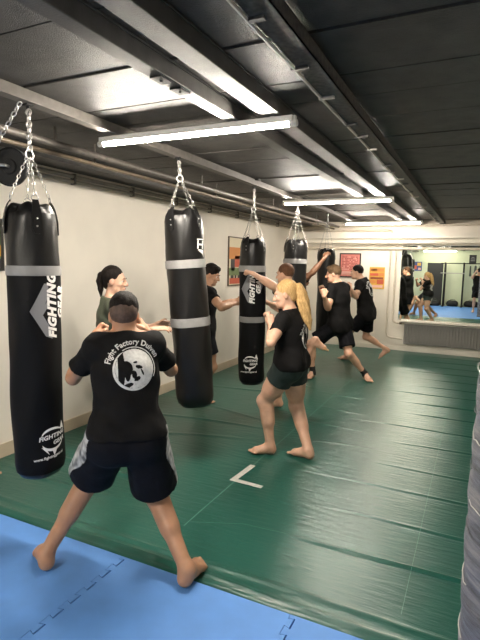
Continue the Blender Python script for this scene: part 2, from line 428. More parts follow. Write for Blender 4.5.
def foot(S, ank, heel, toe, side, s, mass=1):
    toe = nrm(toe); z = s; up = nrm(np.cross(np.cross(toe, (0, 0, 1.)), toe))
    lat = np.cross(toe, up)*side       # towards the big toe
    hl = heel+up*.036*z+toe*.030*z; ball = heel+toe*.175*z+up*.026*z
    S.cone(ank, hl, .034*z, .034*z, .03); S.cone(hl, ball, .034*z, .030*z, .03)
    S.cone(ank+toe*.01, heel+toe*.12*z+up*.045*z, .034*z, .028*z, .03)
    S.cone(heel+toe*.12*z+up*.035*z, ball+lat*.018*z, .034*z, .027*z, .03, up, .8)
    S.cone(ball+lat*.022*z, ball-lat*.026*z-toe*.012*z, .024*z, .021*z, .02)
    for i in range(5):
        o = .030-.0165*i; L = (.062, .058, .050, .042, .034)[i]*z; r = (.0135, .0105, .010, .0095, .009)[i]*z
        p = ball+lat*o*z-toe*(.004*i)*z-up*.006*z; S.cone(p, p+toe*L-up*(.007)*z, r*1.1, r, .008)
    S.ell(ank+lat*.028*z, np.eye(3), (.016*z,)*3, .015); S.ell(ank-lat*.028*z-up*.006*z, np.eye(3), (.015*z,)*3, .015)
def build_person(P):
    s = P['s']; fem = P.get('fem', False); h = P.get('vox', .008); m = P.get('mass', 1.); bx, by = P['base']; org = np.array([bx, by, 0.])
    v = nrm((bx, by, 0)) if P.get('px', True) else None
    D0 = math.hypot(bx, by)
    def at(q):
        if len(q) == 4: return np.array(q[:3], float)   # explicit world point
        d = ray(q[0], q[1]); return CP+d*((D0+q[2])/(d@v))
    w = np.array([v[1], -v[0], 0.]) if v is not None else None
    def dirv(q):     # direction given as (image-right, away, up)
        return nrm(w*q[0]+v*q[1]+np.array([0, 0, q[2]]))
    pel = at(P['pelvis']); nb = at(P['neck']); u = nrm(nb-pel)
    rs = dirv(P['rsh']); rh = dirv(P.get('rhip', P['rsh']))
    rs = nrm(rs-u*(rs@u)); f = np.cross(u, rs); rh = nrm(rh-u*(rh@u)); fh = np.cross(u, rh)
    sw = (.146 if fem else .170)*s*P.get('sw', 1); hw = .088*s
    sh = {k: nb-u*(.065-P.get('shrug', 0))*s+rs*sw*g+f*P.get('shf', .01) for k, g in (('L', -1), ('R', 1))}
    hip = {k: pel+rh*hw*g for k, g in (('L', -1), ('R', 1))}
    F = dirv(P['face']); U = nrm(np.array([0, 0, 1.])-F*F[2]); U = nrm(U+P.get('tilt', 0)*np.cross(F, U)); RR = nrm(np.cross(F, U)); U = np.cross(RR, F)
    hc = at(P['head']) if 'head' in P else nb+u*.15*s+F*.03
    LUA, LFA, LTH, LSH = .30*s, .262*s, .435*s, .42*s
    J = {}
    for k in 'LR':
        ft = P['foot'+k]; toe = dirv(ft['toe']); heel = at(ft['heel']) if len(ft['heel']) > 2 else fl(*ft['heel']); heel = heel+np.array([0, 0, .008])
        pit = nrm(np.cross(np.cross(toe, (0, 0, 1.)), toe))
        ank = heel+toe*.045*s+pit*.075*s
        hint = dirv(ft['knee']); kn = ik(hip[k], ank, LTH, LSH, hint)
        J[k] = dict(heel=heel, toe=toe, ank=ank, knee=kn)
        a = P['arm'+k]; el = chain_px(sh[k], a['el'][0], a['el'][1], LUA, a['el'][2]); wr = chain_px(el, a['wr'][0], a['wr'][1], LFA, a['wr'][2])
        if 'elw' in a: el = np.array(a['elw'], float)
        if 'wrw' in a: wr = np.array(a['wrw'], float); el = ik(sh[k], wr, LUA, LFA, dirv(a['hint']))
        J[k].update(el=el, wr=wr)
        if P.get('dbg'):
            print(P['name'], k, 'hip-ank %.2f' % np.linalg.norm(ank-hip[k]), 'thigh+shin %.2f' % (LTH+LSH), 'hipz %.2f' % hip[k][2], 'knee', kn.round(2), 'el', el.round(2), 'wr', wr.round(2), 'ua %.2f' % np.linalg.norm(el-sh[k]), 'fa %.2f' % np.linalg.norm(wr-el))
    if P.get('dbg'): print(P['name'], 'torso %.2f' % np.linalg.norm(nb-pel), 'headtop z %.2f' % (hc+U*.11*s)[2], 'neck->head %.2f' % np.linalg.norm(hc-nb))
    pts = [pel, nb, hc]+[J[k][q] for k in 'LR' for q in ('heel', 'ank', 'knee', 'el', 'wr')]+[J[k]['heel']+J[k]['toe']*.27*s for k in 'LR']
    lo = np.min(pts, 0)-.24; hi = np.max(pts, 0)+.24; lo[2] = max(lo[2], -.03)
    # ------ the body, one surface
    S = SDF(lo, hi, h); e3 = np.array([rs, f, u]); eh = np.array([rh, fh, u])
    ch = nb-u*.20*s
    wd = P.get('tw', 1.)*(1. if not fem else .86)
    hr = P.get('hr', .098 if not fem else .106); go, gr = (.045, .074) if fem else (.034, .066)
    S.cone(hip['L']+u*.02*s, hip['R']+u*.02*s, hr*s*m, hr*s*m, .05, fh, .95)
    S.cone(pel+u*.05*s, pel+u*.20*s, .135*s*m*wd, .118*s*m*wd, .06, f, .74)
    S.cone(pel+u*.20*s, ch, .122*s*m*wd, .152*s*m*wd, .06, f, .70)
    S.ell(ch+f*.008*s, e3, (.168*s*wd*m, .112*s*m, .175*s), .05)
    S.cone(sh['L']-u*.005, sh['R']-u*.005, .062*s*wd, .062*s*wd, .05)
    if fem:
        for g in (-1, 1): S.ell(ch+f*.085*s+rs*.07*g*s-u*.02*s, e3, (.06*s, .055*s, .06*s), .03)
    S.cone(nb-u*.03*s, nb+(sh['L']-nb)*.55, .05*s*m, .045*s, .04); S.cone(nb-u*.03*s, nb+(sh['R']-nb)*.55, .05*s*m, .045*s, .04)
    S.cone(nb-u*.04*s, hc-U*.055*s-F*.015*s, .062*s*m*(.84 if fem else 1), .053*s*m*(.84 if fem else 1), .03)
    for k, g in (('L', -1), ('R', 1)):
        j = J[k]; al = nrm(j['el']-sh[k]); fa = nrm(j['wr']-j['el']); am = m*P.get('arm', 1.)*(.84 if fem else 1)
        S.ell(sh[k]+al*.03*s, np.eye(3), (.056*s*am,)*3, .04)
        S.cone(sh[k], j['el'], .052*s*am, .038*s*am, .03); S.cone(sh[k]+al*.09*s, sh[k]+al*.2*s, .05*s*am, .045*s*am, .04)
        S.cone(j['el'], j['wr'], .040*s*am, .025*s*am, .02); S.cone(j['el']+fa*.04*s, j['el']+fa*.13*s, .043*s*am, .035*s*am, .03)
        tl = nrm(j['knee']-hip[k]); sl = nrm(j['ank']-j['knee']); tm = m*P.get('legm', 1.)
        back = nrm(-(dirv(P['foot'+k]['knee']))); bc = nrm(back-sl*(back@sl)); bt = nrm(back-tl*(back@tl))
        S.ell(hip[k]-fh*go*s-u*.01*s, eh, (hr*.83*s*m, gr*s*m, .095*s*m), .04)
        S.cone(hip[k], j['knee'], .086*s*tm, .054*s*tm, .04); S.cone(hip[k]+tl*.1*s, hip[k]+tl*.28*s, .080*s*tm, .066*s*tm, .05)
        S.ell(j['knee']-bc*.014*s, np.eye(3), (.052*s*tm,)*3, .02)
        S.cone(j['knee'], j['ank'], .049*s*tm, .033*s*tm, .03)
        S.cone(j['knee']+sl*.06*s+bc*.020*s, j['knee']+sl*.19*s+bc*.016*s, .046*s*tm, .042*s*tm, .04)
        foot(S, j['ank'], j['heel'], j['toe'], -1 if k == 'R' else 1, s)
        a = P['arm'+k]; hand(S, j['wr'], dirv(a['hd']), dirv(a['pn']), dirv(a['th']), a['kind'], s*(.93 if fem else 1))
    # head
    z = s*P.get('hs', 1.); eH = np.array([RR, F, U])
    def hp(x, y, q): return hc+(RR*x+F*y+U*q)*z
    S.ell(hp(0, -.012, .022), eH, (.074*z, .094*z, .092*z), .03)
    S.ell(hp(0, .028, -.038), eH, (.058*z, .062*z, .080*z), .03)
    S.cone(hp(-.034, .052, -.085), hp(.034, .052, -.085), .024*z, .024*z, .03); S.ell(hp(0, .078, -.100), eH, (.022*z, .017*z, .018*z), .02)
    S.cone(hp(-.034, .076, .020), hp(.034, .076, .020), .012*z, .012*z, .015)
    for g in (-1, 1):
        S.ell(hp(.033*g, .094, -.002), eH, (.017*z, .014*z, .011*z), .012, op='cut')
        S.ell(hp(.045*g, .064, -.030), eH, (.020*z, .018*z, .016*z), .02)
        S.ell(hp(.075*g, -.006, -.012), np.array([nrm(RR*g-F*.35), nrm(F+RR*g*.35), U]), (.008*z, .019*z, .031*z), .008)
    S.cone(hp(0, .090, .008), hp(0, .112, -.034), .009*z, .0125*z, .008); S.cone(hp(-.012, .096, -.038), hp(.012, .096, -.038), .009*z, .009*z, .008)
    S.cone(hp(-.018, .087, -.066), hp(.018, .087, -.066), .008*z, .008*z, .008)
    V, Q = S.mesh(); V = relax(V, Q, 1, .4)
    body = vq_obj(V, Q, 'person', M[P['skin']], None, org); body.location = org; tag(body, P['label'], 'person', P.get('group')); del S
    # eyes, brows, lips
    if P.get('facial', True):
        for g in (-1, 1):
            e = MB(); e.ell(hp(.032*g, .0725, -.001)-org, (.0115*z,)*3, 8); eo = e.build('eye', M['eye'], body, smooth=True)
            ir = MB(); ir.ell(hp(.0325*g, .0795, -.001)-org, (.0068*z,)*3, 6); ir.build('iris', M['iris'], eo, smooth=True)
            b = MB(); b.tube([hp(.017*g, .094, .018)-org, hp(.032*g, .092, .025)-org, hp(.048*g, .082, .019)-org], [.0035*z, .0045*z, .002*z], 6); b.build('eyebrow', M[P['hair']], body)
        l = MB(); l.tube([hp(-.020, .089, -.066)-org, hp(0, .0965, -.0645)-org, hp(.020, .089, -.066)-org], [.002*z, .0058*z, .002*z], 6); l.build('lips', M['lip'], body)
    # hair
    hb = P.get('hh', h*.8)
    Fz = nrm(np.array([F[0], F[1], F[2]*.35])); Uz = nrm(np.array([0, 0, 1.])-Fz*Fz[2])
    def wav(H, amp, fr):
        X, Y, Z = [(H.ax[i]-hc[i]).reshape([-1 if j == i else 1 for j in range(3)]) for i in range(3)]
        x = X*RR[0]+Y*RR[1]+Z*RR[2]; y = X*F[0]+Y*F[1]+Z*F[2]; q = X*U[0]+Y*U[1]+Z*U[2]
        w_ = np.sin(fr*x+6*np.sin(23*y+1)+2*np.sin(40*q))*.5+np.sin(fr*.7*y+fr*.5*x+5*np.sin(31*q))*.3+np.sin(fr*1.7*x-fr*.6*y+4*np.sin(19*y+27*q))*.35
        H.F = (H.F+np.float32(amp*z)*w_).astype(np.float32)
    def cap(name, mt, prims, wr, fr=150, face=.075, low=-.09):
        H = SDF(hc-.20*z, hc+.20*z, hb)
        for c, r in prims: H.ell(hp(*c), eH, tuple(v_*z for v_ in r), .012)
        H.clip(hp(0, face, .06), nrm(F-U*.25)); H.clip(hp(0, 0, low), -U)
        for g in (-1, 1): H.ell(hp(.070*g, .006, -.022), eH, (.020*z, .020*z, .026*z), .006, op='cut')
        wav(H, wr, fr); V2, Q2 = H.mesh(); return vq_obj(V2, Q2, name, M[mt], body, org)
    if P['style'] == 'fade':
        cap('hair_fade', 'hfade', [((0, -.022, .024), (.0765, .0925, .093))], .0006, face=.06, low=-.056)
        cap('hair', P['hair'], [((0, -.008, .046), (.081, .100, .088)), ((0, .03, .088), (.060, .06, .042)), ((0, -.045, .060), (.062, .062, .06))], .0016, 120, .09, -.022)
    elif P['style'] == 'short': cap('hair', P['hair'], [((0, -.018, .038), (.081, .098, .097)), ((.012, .045, .088), (.056, .045, .035))], .0028, 130, .092)
    elif P['style'] == 'cropped': cap('hair', P['hair'], [((0, -.020, .031), (.0785, .0955, .094))], .0010, 170, .074)
    elif P['style'] == 'ponytail':
        cap('hair', P['hair'], [((0, -.023, .036), (.0805, .0965, .095)), ((0, -.058, -.02), (.058, .046, .062)), ((0, -.085, .045), (.045, .03, .042))], .0014, 150, .070)
        tl = [hc+(RR*x+Fz*y+Uz*q)*z for x, y, q in P['tail']]; rad = P['tailr']
        H = SDF(np.min(tl, 0)-.09, np.max(tl, 0)+.09, hb); rn = random.Random(3)
        for i in range(len(tl)-1):
            H.cone(tl[i], tl[i+1], rad[i]*z*.9, rad[i+1]*z*.9, .02)
        for j in range(7):
            a_ = j*2*PI/7; o_ = [RR*math.cos(a_+.35*i)*r_*.75+Fz*math.sin(a_+.35*i)*r_*.75 for i, r_ in enumerate(rad)]
            ext = Uz*(-rn.uniform(-.03, .03))
            for i in range(len(tl)-1): H.cone(tl[i]+o_[i]*z, tl[i+1]+o_[i+1]*z+(ext if i == len(tl)-2 else 0), rad[i]*.42*z, rad[i+1]*.40*z, .006)
        H.wrinkle(.0015, (3.2, 3.2, .5)); V2, Q2 = H.mesh(); vq_obj(V2, Q2, 'ponytail', M[P['hair']], body, org)
        t = MB(); d = nrm(tl[1]-tl[0]); c = tl[0]+(tl[1]-tl[0])*.3-org; p = nrm(np.cross(d, (1, .2, .1))); q = np.cross(d, p)
        t.tube([c+(p*math.cos(x)+q*math.sin(x))*(rad[0]+.006)*z for x in np.linspace(0, 2*PI, 17)[:-1]], .006*z, 6, True); t.build('hair_tie', M['sleeve'], body, smooth=True)
    # shirt
    ww = P.get('ww', 1.05); g0 = P.get('loose', .017); hm = P.get('hem', -.10)*s
    pts = [sh['L'], sh['R'], J['L']['el'], J['R']['el'], pel, nb]
    T = SDF(np.min(pts, 0)-.27, np.max(pts, 0)+.20, h*.9)
    T.cone(pel+u*(hm-.1*s), pel+u*.12*s, .146*s*m*wd*ww+g0, .138*s*m*wd*ww+g0, .05, fh, .90/ww)
    T.cone(pel+u*.10*s, ch, .140*s*m*wd*ww+g0, .158*s*m*wd+g0, .05, f, .76)
    T.cone(hip['L']+u*.02*s, hip['R']+u*.02*s, hr*s*m+g0+.005, hr*s*m+g0+.005, .05, fh, .99)
    T.ell(ch+f*.008*s, e3, (.170*s*wd*m+g0, .114*s*m+g0, .18*s+g0), .05)
    for gg in (-1, 1): T.ell(hip['L' if gg < 0 else 'R']-fh*(go+.006)*s, eh, (hr*.83*s*m+g0*.8+.007, gr*s*m+g0*.8+.007, .097*s*m+g0*.8+.01), .07)
    if fem:
        for g in (-1, 1): T.ell(ch+f*.088*s+rs*.07*g*s-u*.02*s, e3, (.062*s+g0*.6, .058*s+g0*.6, .06*s+g0*.6), .04)
    T.cone(sh['L']-u*.005, sh['R']-u*.005, .064*s*wd+g0*.6, .064*s*wd+g0*.6, .05)
    for k in 'LR': T.cone(nb-u*.03*s, nb+(sh[k]-nb)*.55, .05*s*m+g0*.55, .045*s+g0*.6, .04)
    T.cone(nb-u*.05*s, nb+u*.005*s, .066*s*m+g0*.4, .060*s*m+g0*.4, .03)
    T.clip(nb+u*.012*s+f*.0, nrm(u+f*.25)); T.clip(pel+u*hm, -u)
    fr = P.get('sleeve', .62)
    for k, g in (('L', -1), ('R', 1)):
        al = nrm(J[k]['el']-sh[k]); am = m*P.get('arm', 1.)*(.84 if fem else 1); se = sh[k]+al*LUA*fr
        T.cone(sh[k], se, .050*s*am+g0*.65, .052*s*am+g0*.95, .035); T.ell(sh[k]+al*.02*s, np.eye(3), (.056*s*am+g0*.65,)*3, .035)
        near = T.sub(se-.13, se+.13); sl = near[0]
        X, Y, Z = near[1]-sh[k][0], near[2]-sh[k][1], near[3]-sh[k][2]
        tt = X*al[0]+Y*al[1]+Z*al[2]; rr_ = np.sqrt(np.maximum(X*X+Y*Y+Z*Z-tt*tt, 0))
        msk = (rr_ < .056*s*am+g0*1.1+.012) & (tt > LUA*fr-.02) & (tt < LUA*fr+.085)
        out = (((near[1]-ch[0])*rs[0]+(near[2]-ch[1])*rs[1]+(near[3]-ch[2])*rs[2])*g > .165*s*wd*m+g0*.4) | (tt > LUA*fr+.5)
        T.F[sl] = np.where(msk & out, np.maximum(T.F[sl], tt-LUA*fr), T.F[sl])
    T.wrinkle(P.get('wr', .005), (1, 1, 1), bx*7); T.shell(.013)
    V2, Q2 = T.mesh(); V2 = relax(V2, Q2, 1, .35); shirt = vq_obj(V2, Q2, 't_shirt', M[P.get('tee', 'tee')], body, org); del T
    P['shirtgeo'] = (V2, Q2)
    # shorts
    ln = P.get('shlen', .8); fl_ = P.get('flare', .03)
    pts = [hip['L'], hip['R'], J['L']['knee'], J['R']['knee'], pel+u*.2*s]
    T = SDF(np.min(pts, 0)-.22, np.max(pts, 0)+.22, h*.9)
    T.cone(pel-u*.02*s, pel+u*.12*s, .140*s*m*wd+.008, .128*s*m*wd+.008, .04, fh, .82)
    T.cone(hip['L']+u*.02*s, hip['R']+u*.02*s, hr*s*m+.016, hr*s*m+.016, .05, fh, .97)
    for k in 'LR':
        tl = nrm(J[k]['knee']-hip[k]); T.ell(hip[k]-fh*go*s-u*.015*s, eh, (hr*.83*s*m+.016, gr*s*m+.016, .10*s*m+.016), .05)
        e = hip[k]+tl*LTH*ln
        T.cone(hip[k], e+tl*.12, .088*s*m*max(1, P.get('legm', 1))+.012, (.086-.022*ln)*s*m*max(1, P.get('legm', 1))+.014+fl_, .03)
    T.clip(pel+u*.115*s, u)
    for k, o in (('L', 'R'), ('R', 'L')):
        tl = nrm(J[k]['knee']-hip[k]); e = hip[k]+tl*LTH*ln; tlo = nrm(J[o]['knee']-hip[o])
        # cut only this leg: nearer to this thigh than to the other one
        d = T.dist_plane(e, tl)
        X, Y, Z = T.ax[0][:, None, None], T.ax[1][None, :, None], T.ax[2][None, None, :]
        def dl(hp_, t_):
            x, y, q = X-hp_[0], Y-hp_[1], Z-hp_[2]; a = np.maximum(x*t_[0]+y*t_[1]+q*t_[2], 0); return x*x+y*y+q*q-a*a
        T.F = np.where((dl(hip[k], tl) <= dl(hip[o], tlo)), np.maximum(T.F, d), T.F).astype(np.float32)
    T.wrinkle(P.get('wrs', .003), (1.3, 1.3, .6), by*5); T.shell(.010)
    V2, Q2 = T.mesh(); V2 = relax(V2, Q2, 1, .35); shorts = vq_obj(V2, Q2, 'shorts', M[P.get('shorts', 'shorts')], body, org); del T
    if P.get('camo'):
        N = fnormals(V2, Q2); C = V2[Q2].mean(1)
        for k, g in (('L', -1), ('R', 1)):
            tl = nrm(J[k]['knee']-hip[k]); x = C-hip[k]; a = x@tl; rad = x-a[:, None]*tl; ln_ = np.linalg.norm(rad, axis=1)
            latd = nrm(rh*g-tl*((rh*g)@tl)); bk_ = nrm(np.cross(tl, latd))
            y = (rad@bk_)
            keep = (N@latd > .2) & (rad@latd > .04) & (np.abs(y) < .055+.02*np.sin(a*14)) & (a > -.13) & (((N*rad).sum(1)) > 0)
            if keep.sum() > 10:
                vv, qq = patch(V2, Q2, keep, .003); vq_obj(vv, qq, 'side_panel', M['camo'], shorts, org)
    if P.get('ankles'):
        for k in P['ankles']:
            j = J[k]; sl = nrm(j['knee']-j['ank']); A = SDF(j['ank']-.16, j['ank']+.16, h*.8)
            A.cone(j['ank']-sl*.01, j['ank']+sl*.085*s, .042*s, .044*s, .01); A.cone(j['ank'], j['heel']+j['toe']*.09*s+np.array([0, 0, .045*s]), .043*s, .041*s, .02); A.ell(j['heel']+j['toe']*.03*s+np.array([0, 0, .042*s]), np.eye(3), (.041*s,)*3, .02)
            A.clip(j['ank']+sl*.09*s, sl); A.clip(j['heel']+j['toe']*.12*s, j['toe']); A.clip(np.array([0, 0, .006]), (0, 0, -1))
            V3, Q3 = A.mesh(); vq_obj(V3, Q3, 'ankle_support', M['sleeve'], body, org)
    P.update(body=body, shirt=shirt, rs=rs, f=f, u=u, chest=ch, neckb=nb, org=org, J=J, hc=hc)
    return P
def shirt_print(P, bms, name, center_up, right=0., m=None, back=True, parent=None):
    """flat artwork laid on the cloth: every point is dropped straight onto the shirt"""
    V, Q = P['shirtgeo']; bvh = BVHTree.FromPolygons([tuple(p) for p in V], [tuple(q) for q in Q])
    f = P['f']*(1 if back else -1); r = P['rs']*(1 if back else -1); u = P['u']; c0 = P['neckb']+u*center_up+r*right; c0 = c0+(P['chest']-P['neckb'])*0
    for bm in bms:
        for vtx in bm.verts:
            o = c0-f*.6+r*vtx.co.x+u*vtx.co.y; hit, n, i, d = bvh.ray_cast(Vector(o), Vector(f), 1.2)
            if hit is None: hit = Vector(o+f*.48)
            vtx.co = Vector(np.array(hit)-f*.0035-P['org'])
    for bm in bms: bm_obj(bm, name, m or M['printshirt'], P['shirt'])
# ------------------------------------------------------------ the room
XL, XR, YB, YF, ZC = -3.64, 1.25, 10.456, -4.3, 2.63
def quad_wall(name, m, x0, x1, y0, y1, z0, z1): return struct(MB().box(x0, x1, y0, y1, z0, z1).build(name, m))
quad_wall('floor', M['under'], XL-.1, XR+.1, YF-.1, YB+.1, -.13, -.03)
quad_wall('wall_left', M['wall'], XL-.1, XL, YF-.1, YB+.1, -.13, ZC+.1)
quad_wall('wall_right', M['wall'], XR, XR+.1, YF-.1, YB+.1, -.13, ZC+.1)
quad_wall('wall_back', M['wall'], XL, XR, YB, YB+.1, -.13, ZC+.1)
quad_wall('wall_front', M['wallrear'], XL, XR, YF-.1, YF, -.13, ZC+.1)
quad_wall('baseboard_left', M['base'], XL, XL+.02, 2.15, YB, 0, .115)
quad_wall('baseboard_back', M['wall'], XL, XR, YB-.018, YB, 0, .09)
# ceiling of dark boards laid across the room
cb = MB(); ys = [1.965, 2.44, 2.77, 3.2, 3.7, 4.12, 4.5, 5.0, 5.48, 5.96, 6.38, 6.9, 7.38, 7.86, 8.34, 8.8, 9.3, 9.78, 10.26, YB]
y = 1.965; lowy = []
while y > YF: y -= .478; lowy.append(max(y, YF))
ys = lowy[::-1]+ys
for a, b in zip(ys[:-1], ys[1:]):
    dz = random.uniform(-.004, .004); cb.box(XL, XR, a+.007, b-.007, ZC+dz, ZC+.035)
cb.box(XL, XR, YF, YB, ZC+.034, ZC+.1)
struct(cb.build('ceiling', M['ceil']))
# beams, rails and trays under the ceiling
def beam(x0, x1, z0, label, y0=YF, y1=YB, m='beam'):
    b = MB()
    b.bbox(x0, x1, y0, y1, z0, ZC-.012, .004); b.box(x0-.006, x1+.006, y0, y1, ZC-.012, ZC-.005)
    o = empty('ceiling_beam', ((x0+x1)/2, (y0+y1)/2, z0), label, 'beam', 'steel beams under the ceiling')
    c = b.build('girder', M[m], o, tuple(-np.array(o.location)), smooth=False); return o
bl = beam(-1.407, -1.322, 2.545, 'narrow dark steel beam under the ceiling, nearer the hanging bags')
bp = MB()
for yy in (1.95, 2.11): bp.box(-.03, .03, yy-.045-3.078, yy+.045-3.078, -.008, .0); bp.ell((0, yy-3.078, -.008), (.008, .008, .006), 6)
bp.build('splice_plate', M['iron'], bl)
beam(-1.17, -1.057, 2.545, 'wider dark steel beam under the ceiling, nearer the cable tray')
o = empty('hanging_rail', (-2.26, 3.0, 2.555), 'dull steel ceiling rail from which the row of bags hangs', 'rail')
MB().box(-.035, .035, -7.2, 7.4, 0, .010).box(-.006, .006, -7.2, 7.4, .010, .07).build('rail_bar', M['rail'], o)
for yy in (-2., .2, 2., 3.6, 5.2, 6.6): MB().box(-.05, .05, yy-.03, yy+.03, .058, .072).build('ceiling_clamp', M['iron'], o)
o = empty('cable_tray', (-.708, 3.0, 2.548), 'black perforated cable tray with pale conduit along the ceiling', 'cable tray')
MB().box(-.05, .05, -7.2, 7.4, 0, .006).box(-.05, -.045, -7.2, 7.4, 0, .06).box(.045, .05, -7.2, 7.4, 0, .06).build('tray', M['tray'], o)
cb = MB(); rr = random.Random(3)
pts = [(-.062+rr.uniform(-.004, .004), yy, -.004+rr.uniform(-.003, .003)) for yy in np.arange(-7, 7.4, .3)]
cb.tube(pts, .0075, 6); cb.build('conduit', M['cable'], o, smooth=True)
cb = MB(); cb.tube([(x+.02, y, z+.012) for x, y, z in pts], .005, 6); cb.build('cable', M['pipedark'], o, smooth=True)
for i in range(22):
    yy = -1.8+i*.42+rr.uniform(-.12, .12)
    MB().box(-.072, rr.uniform(-.02, .02), yy-.012, yy+.012, -.012, -.001).build('cable_clip', M['cable' if i % 3 == 0 else 'tray'], o)
for i, hz in enumerate(np.arange(-6.4, 7.4, 1.5)): MB().box(-.012, .012, hz-.015, hz+.015, .006, .077).build('hanger', M['tray'], o)
# pipes along the left side
def pipe_thing(name, label, cat, runs, m, group=None, clips=()):
    P0 = np.array(runs[0][0][0]); o = empty(name, tuple(P0), label, cat, group)
    for pts, r, mm in runs: MB().tube([np.array(p)-P0 for p in pts], r, 10).build('pipe_run', M[mm], o, smooth=True)
    for c in clips: MB().box(c[0]-.007-P0[0], c[0]+.007-P0[0], c[1]-.007-P0[1], c[1]+.007-P0[1], c[2]-P0[2], ZC-.004-P0[2]).build('pipe_clip', M['pipedark'], o)
    return o
pipe_thing('ceiling_pipe', 'dull grey pipe under the ceiling above the left wall, further from the wall', 'pipe', [([(-2.70, -4.2, 2.515), (-2.72, 10.3, 2.515)], .024, 'pipedark')], None, clips=[(-2.70, y_, 2.53) for y_ in (2.6, 4.6, 6.6, 8.6)])
pipe_thing('ceiling_pipe', 'worn copper-coloured pipe under the ceiling, nearer the left wall', 'pipe', [([(-2.80, -4.2, 2.475), (-2.82, 10.3, 2.475)], .016, 'pipecopper')], None, clips=[(-2.80, y_, 2.48) for y_ in (3.1, 5.1, 7.1, 9.1)])
o = empty('wall_conduit', (XL+.03, 3, 2.47), 'pair of cream conduits along the top of the left wall', 'conduit')
for dz in (0, .05): MB().tube([(0, -7.1, dz), (0, 7.35, dz)], .019, 10).build('conduit_run', M['conduit'], o, smooth=True)
for yy in np.arange(-.2, 7, .9): MB().box(-.03, .024, yy-.012, yy+.012, -.025, .075).build('conduit_clip', M['pipedark'], o)
quad_wall('trim_1', M['beam'], XL, XL+.30, YF, YB, 2.565, ZC-.006)
# boxing and pipes on the back wall
quad_wall('trim_2', M['wall'], XL+.02, XR, YB-.26, YB, 2.27, 2.365)
quad_wall('trim_3', M['wall'], XL+.02, XR, YB-.17, YB, 2.175, 2.27)
def bpipe(label, z, y, r, m, x0=XL+.05, x1=XR-.02, extra=None):
    p = [(x0, y, z), (x1, y, z)] if extra is None else extra
    o = pipe_thing('wall_pipe', label, 'pipe', [(p, r, m)], None)
    P0 = np.array(p[0])
    for xx in np.arange(x0+.5, x1, 1.2): MB().box(xx-.012-P0[0], xx+.012-P0[0], y-r*.6-P0[1], YB-P0[1]-.001, z-r*.8-P0[2], z+r*.8-P0[2]).build('pipe_bracket', M['pipedark'], o)
    return o
bpipe('thin pale pipe high on the back wall, topmost of the level ones', 2.53, YB-.06, .018, 'pipe')
bpipe('pale pipe above the boxing on the back wall, turning down at its right end', 2.44, YB-.06, .020, 'pipe', XL+.05, -1.62, [(XL+.05, YB-.06, 2.44), (-1.70, YB-.06, 2.44), (-1.655, YB-.06, 2.425), (-1.64, YB-.06, 2.39), (-1.64, YB-.06, 2.37)])
bpipe('grey pipe on the back wall running above the mirror and the red picture', 2.075, YB-.045, .026, 'pipe')
o = pipe_thing('radiator_pipe', 'thin white heating pipe beside the mirror, going down to the radiator foot', 'pipe', [([(-1.66, YB-.05, 2.16), (-1.66, YB-.05, .36), (-1.64, YB-.05, .29), (-1.58, YB-.05, .26), (-1.33, YB-.07, .245)], .016, 'pipe')], None)
def mounts(o):
    for z_ in (-1.0, -.3): MB().box(-.012, .012, .0, .0495, z_, z_+.024).build('pipe_mount', M['pipe'], o)
mounts(o)
o = pipe_thing('radiator_pipe', 'thin white heating pipe closest to the mirror, ending at the radiator valve', 'pipe', [([(-1.545, YB-.05, 2.16), (-1.545, YB-.05, .64), (-1.53, YB-.05, .60), (-1.47, YB-.06, .575), (-1.33, YB-.07, .565)], .016, 'pipe')], None)
mounts(o)
MB().tube([(.14, -.015, -1.59), (.19, -.015, -1.59)], .026, 10).build('valve', M['pipecopper'], o, smooth=True)
# mirror above the radiator
mo = empty('wall_mirror', (-.45, YB-.03, .66), 'large wall mirror above the radiator reflecting the room', 'mirror')
MB().box(-.985, 1.5, -.004, .0, 0, 1.475).build('mirror_glass', M['mirror'], mo)
MB().box(-.985, 1.5, .001, .02, 0, 1.475).build('backing', M['framek'], mo)
MB().box(-.997, 1.51, -.008, .022, -.012, -.001).box(-.997, -.986, -.008, .022, -.001, 1.475).box(-.997, 1.51, -.008, .022, 1.476, 1.486).build('edge_strip', M['white'], mo)
mo.rotation_euler = (math.radians(-.12), 0, 0)
o = empty('window_ledge', (-.1, YB-.1, .61), 'narrow white ledge between mirror and radiator', 'ledge')
MB().bbox(-1.27, 1.3, -.09, .075, 0, .035, .006).build('ledge_board', M['white'], o)
for x_ in (-1.2, 1.17): MB().box(x_, x_+.03, .06, .095, -.06, -.001).build('ledge_mount', M['white'], o)
o = empty('radiator', (-.4, YB-.09, .15), 'grey ribbed panel radiator under the mirror', 'radiator')
rb = MB(); n = 44
for i in range(n):
    x0 = -.9+i*(2.4/n); rb.bbox(x0, x0+2.4/n-.018, -.035, .035, .01, .43, .008)
rb.box(-.9, 1.5, -.012, .022, .015, .425); rb.build('radiator_panel', M['radiator'], o)
MB().bbox(-.91, 1.51, -.045, .045, .428, .442, .004).build('top_grille', M['white'], o)
for xx in (-.7, .4, 1.2): MB().box(xx-.02, xx+.02, .03, .089, .02, .40).build('wall_mount', M['iron'], o)
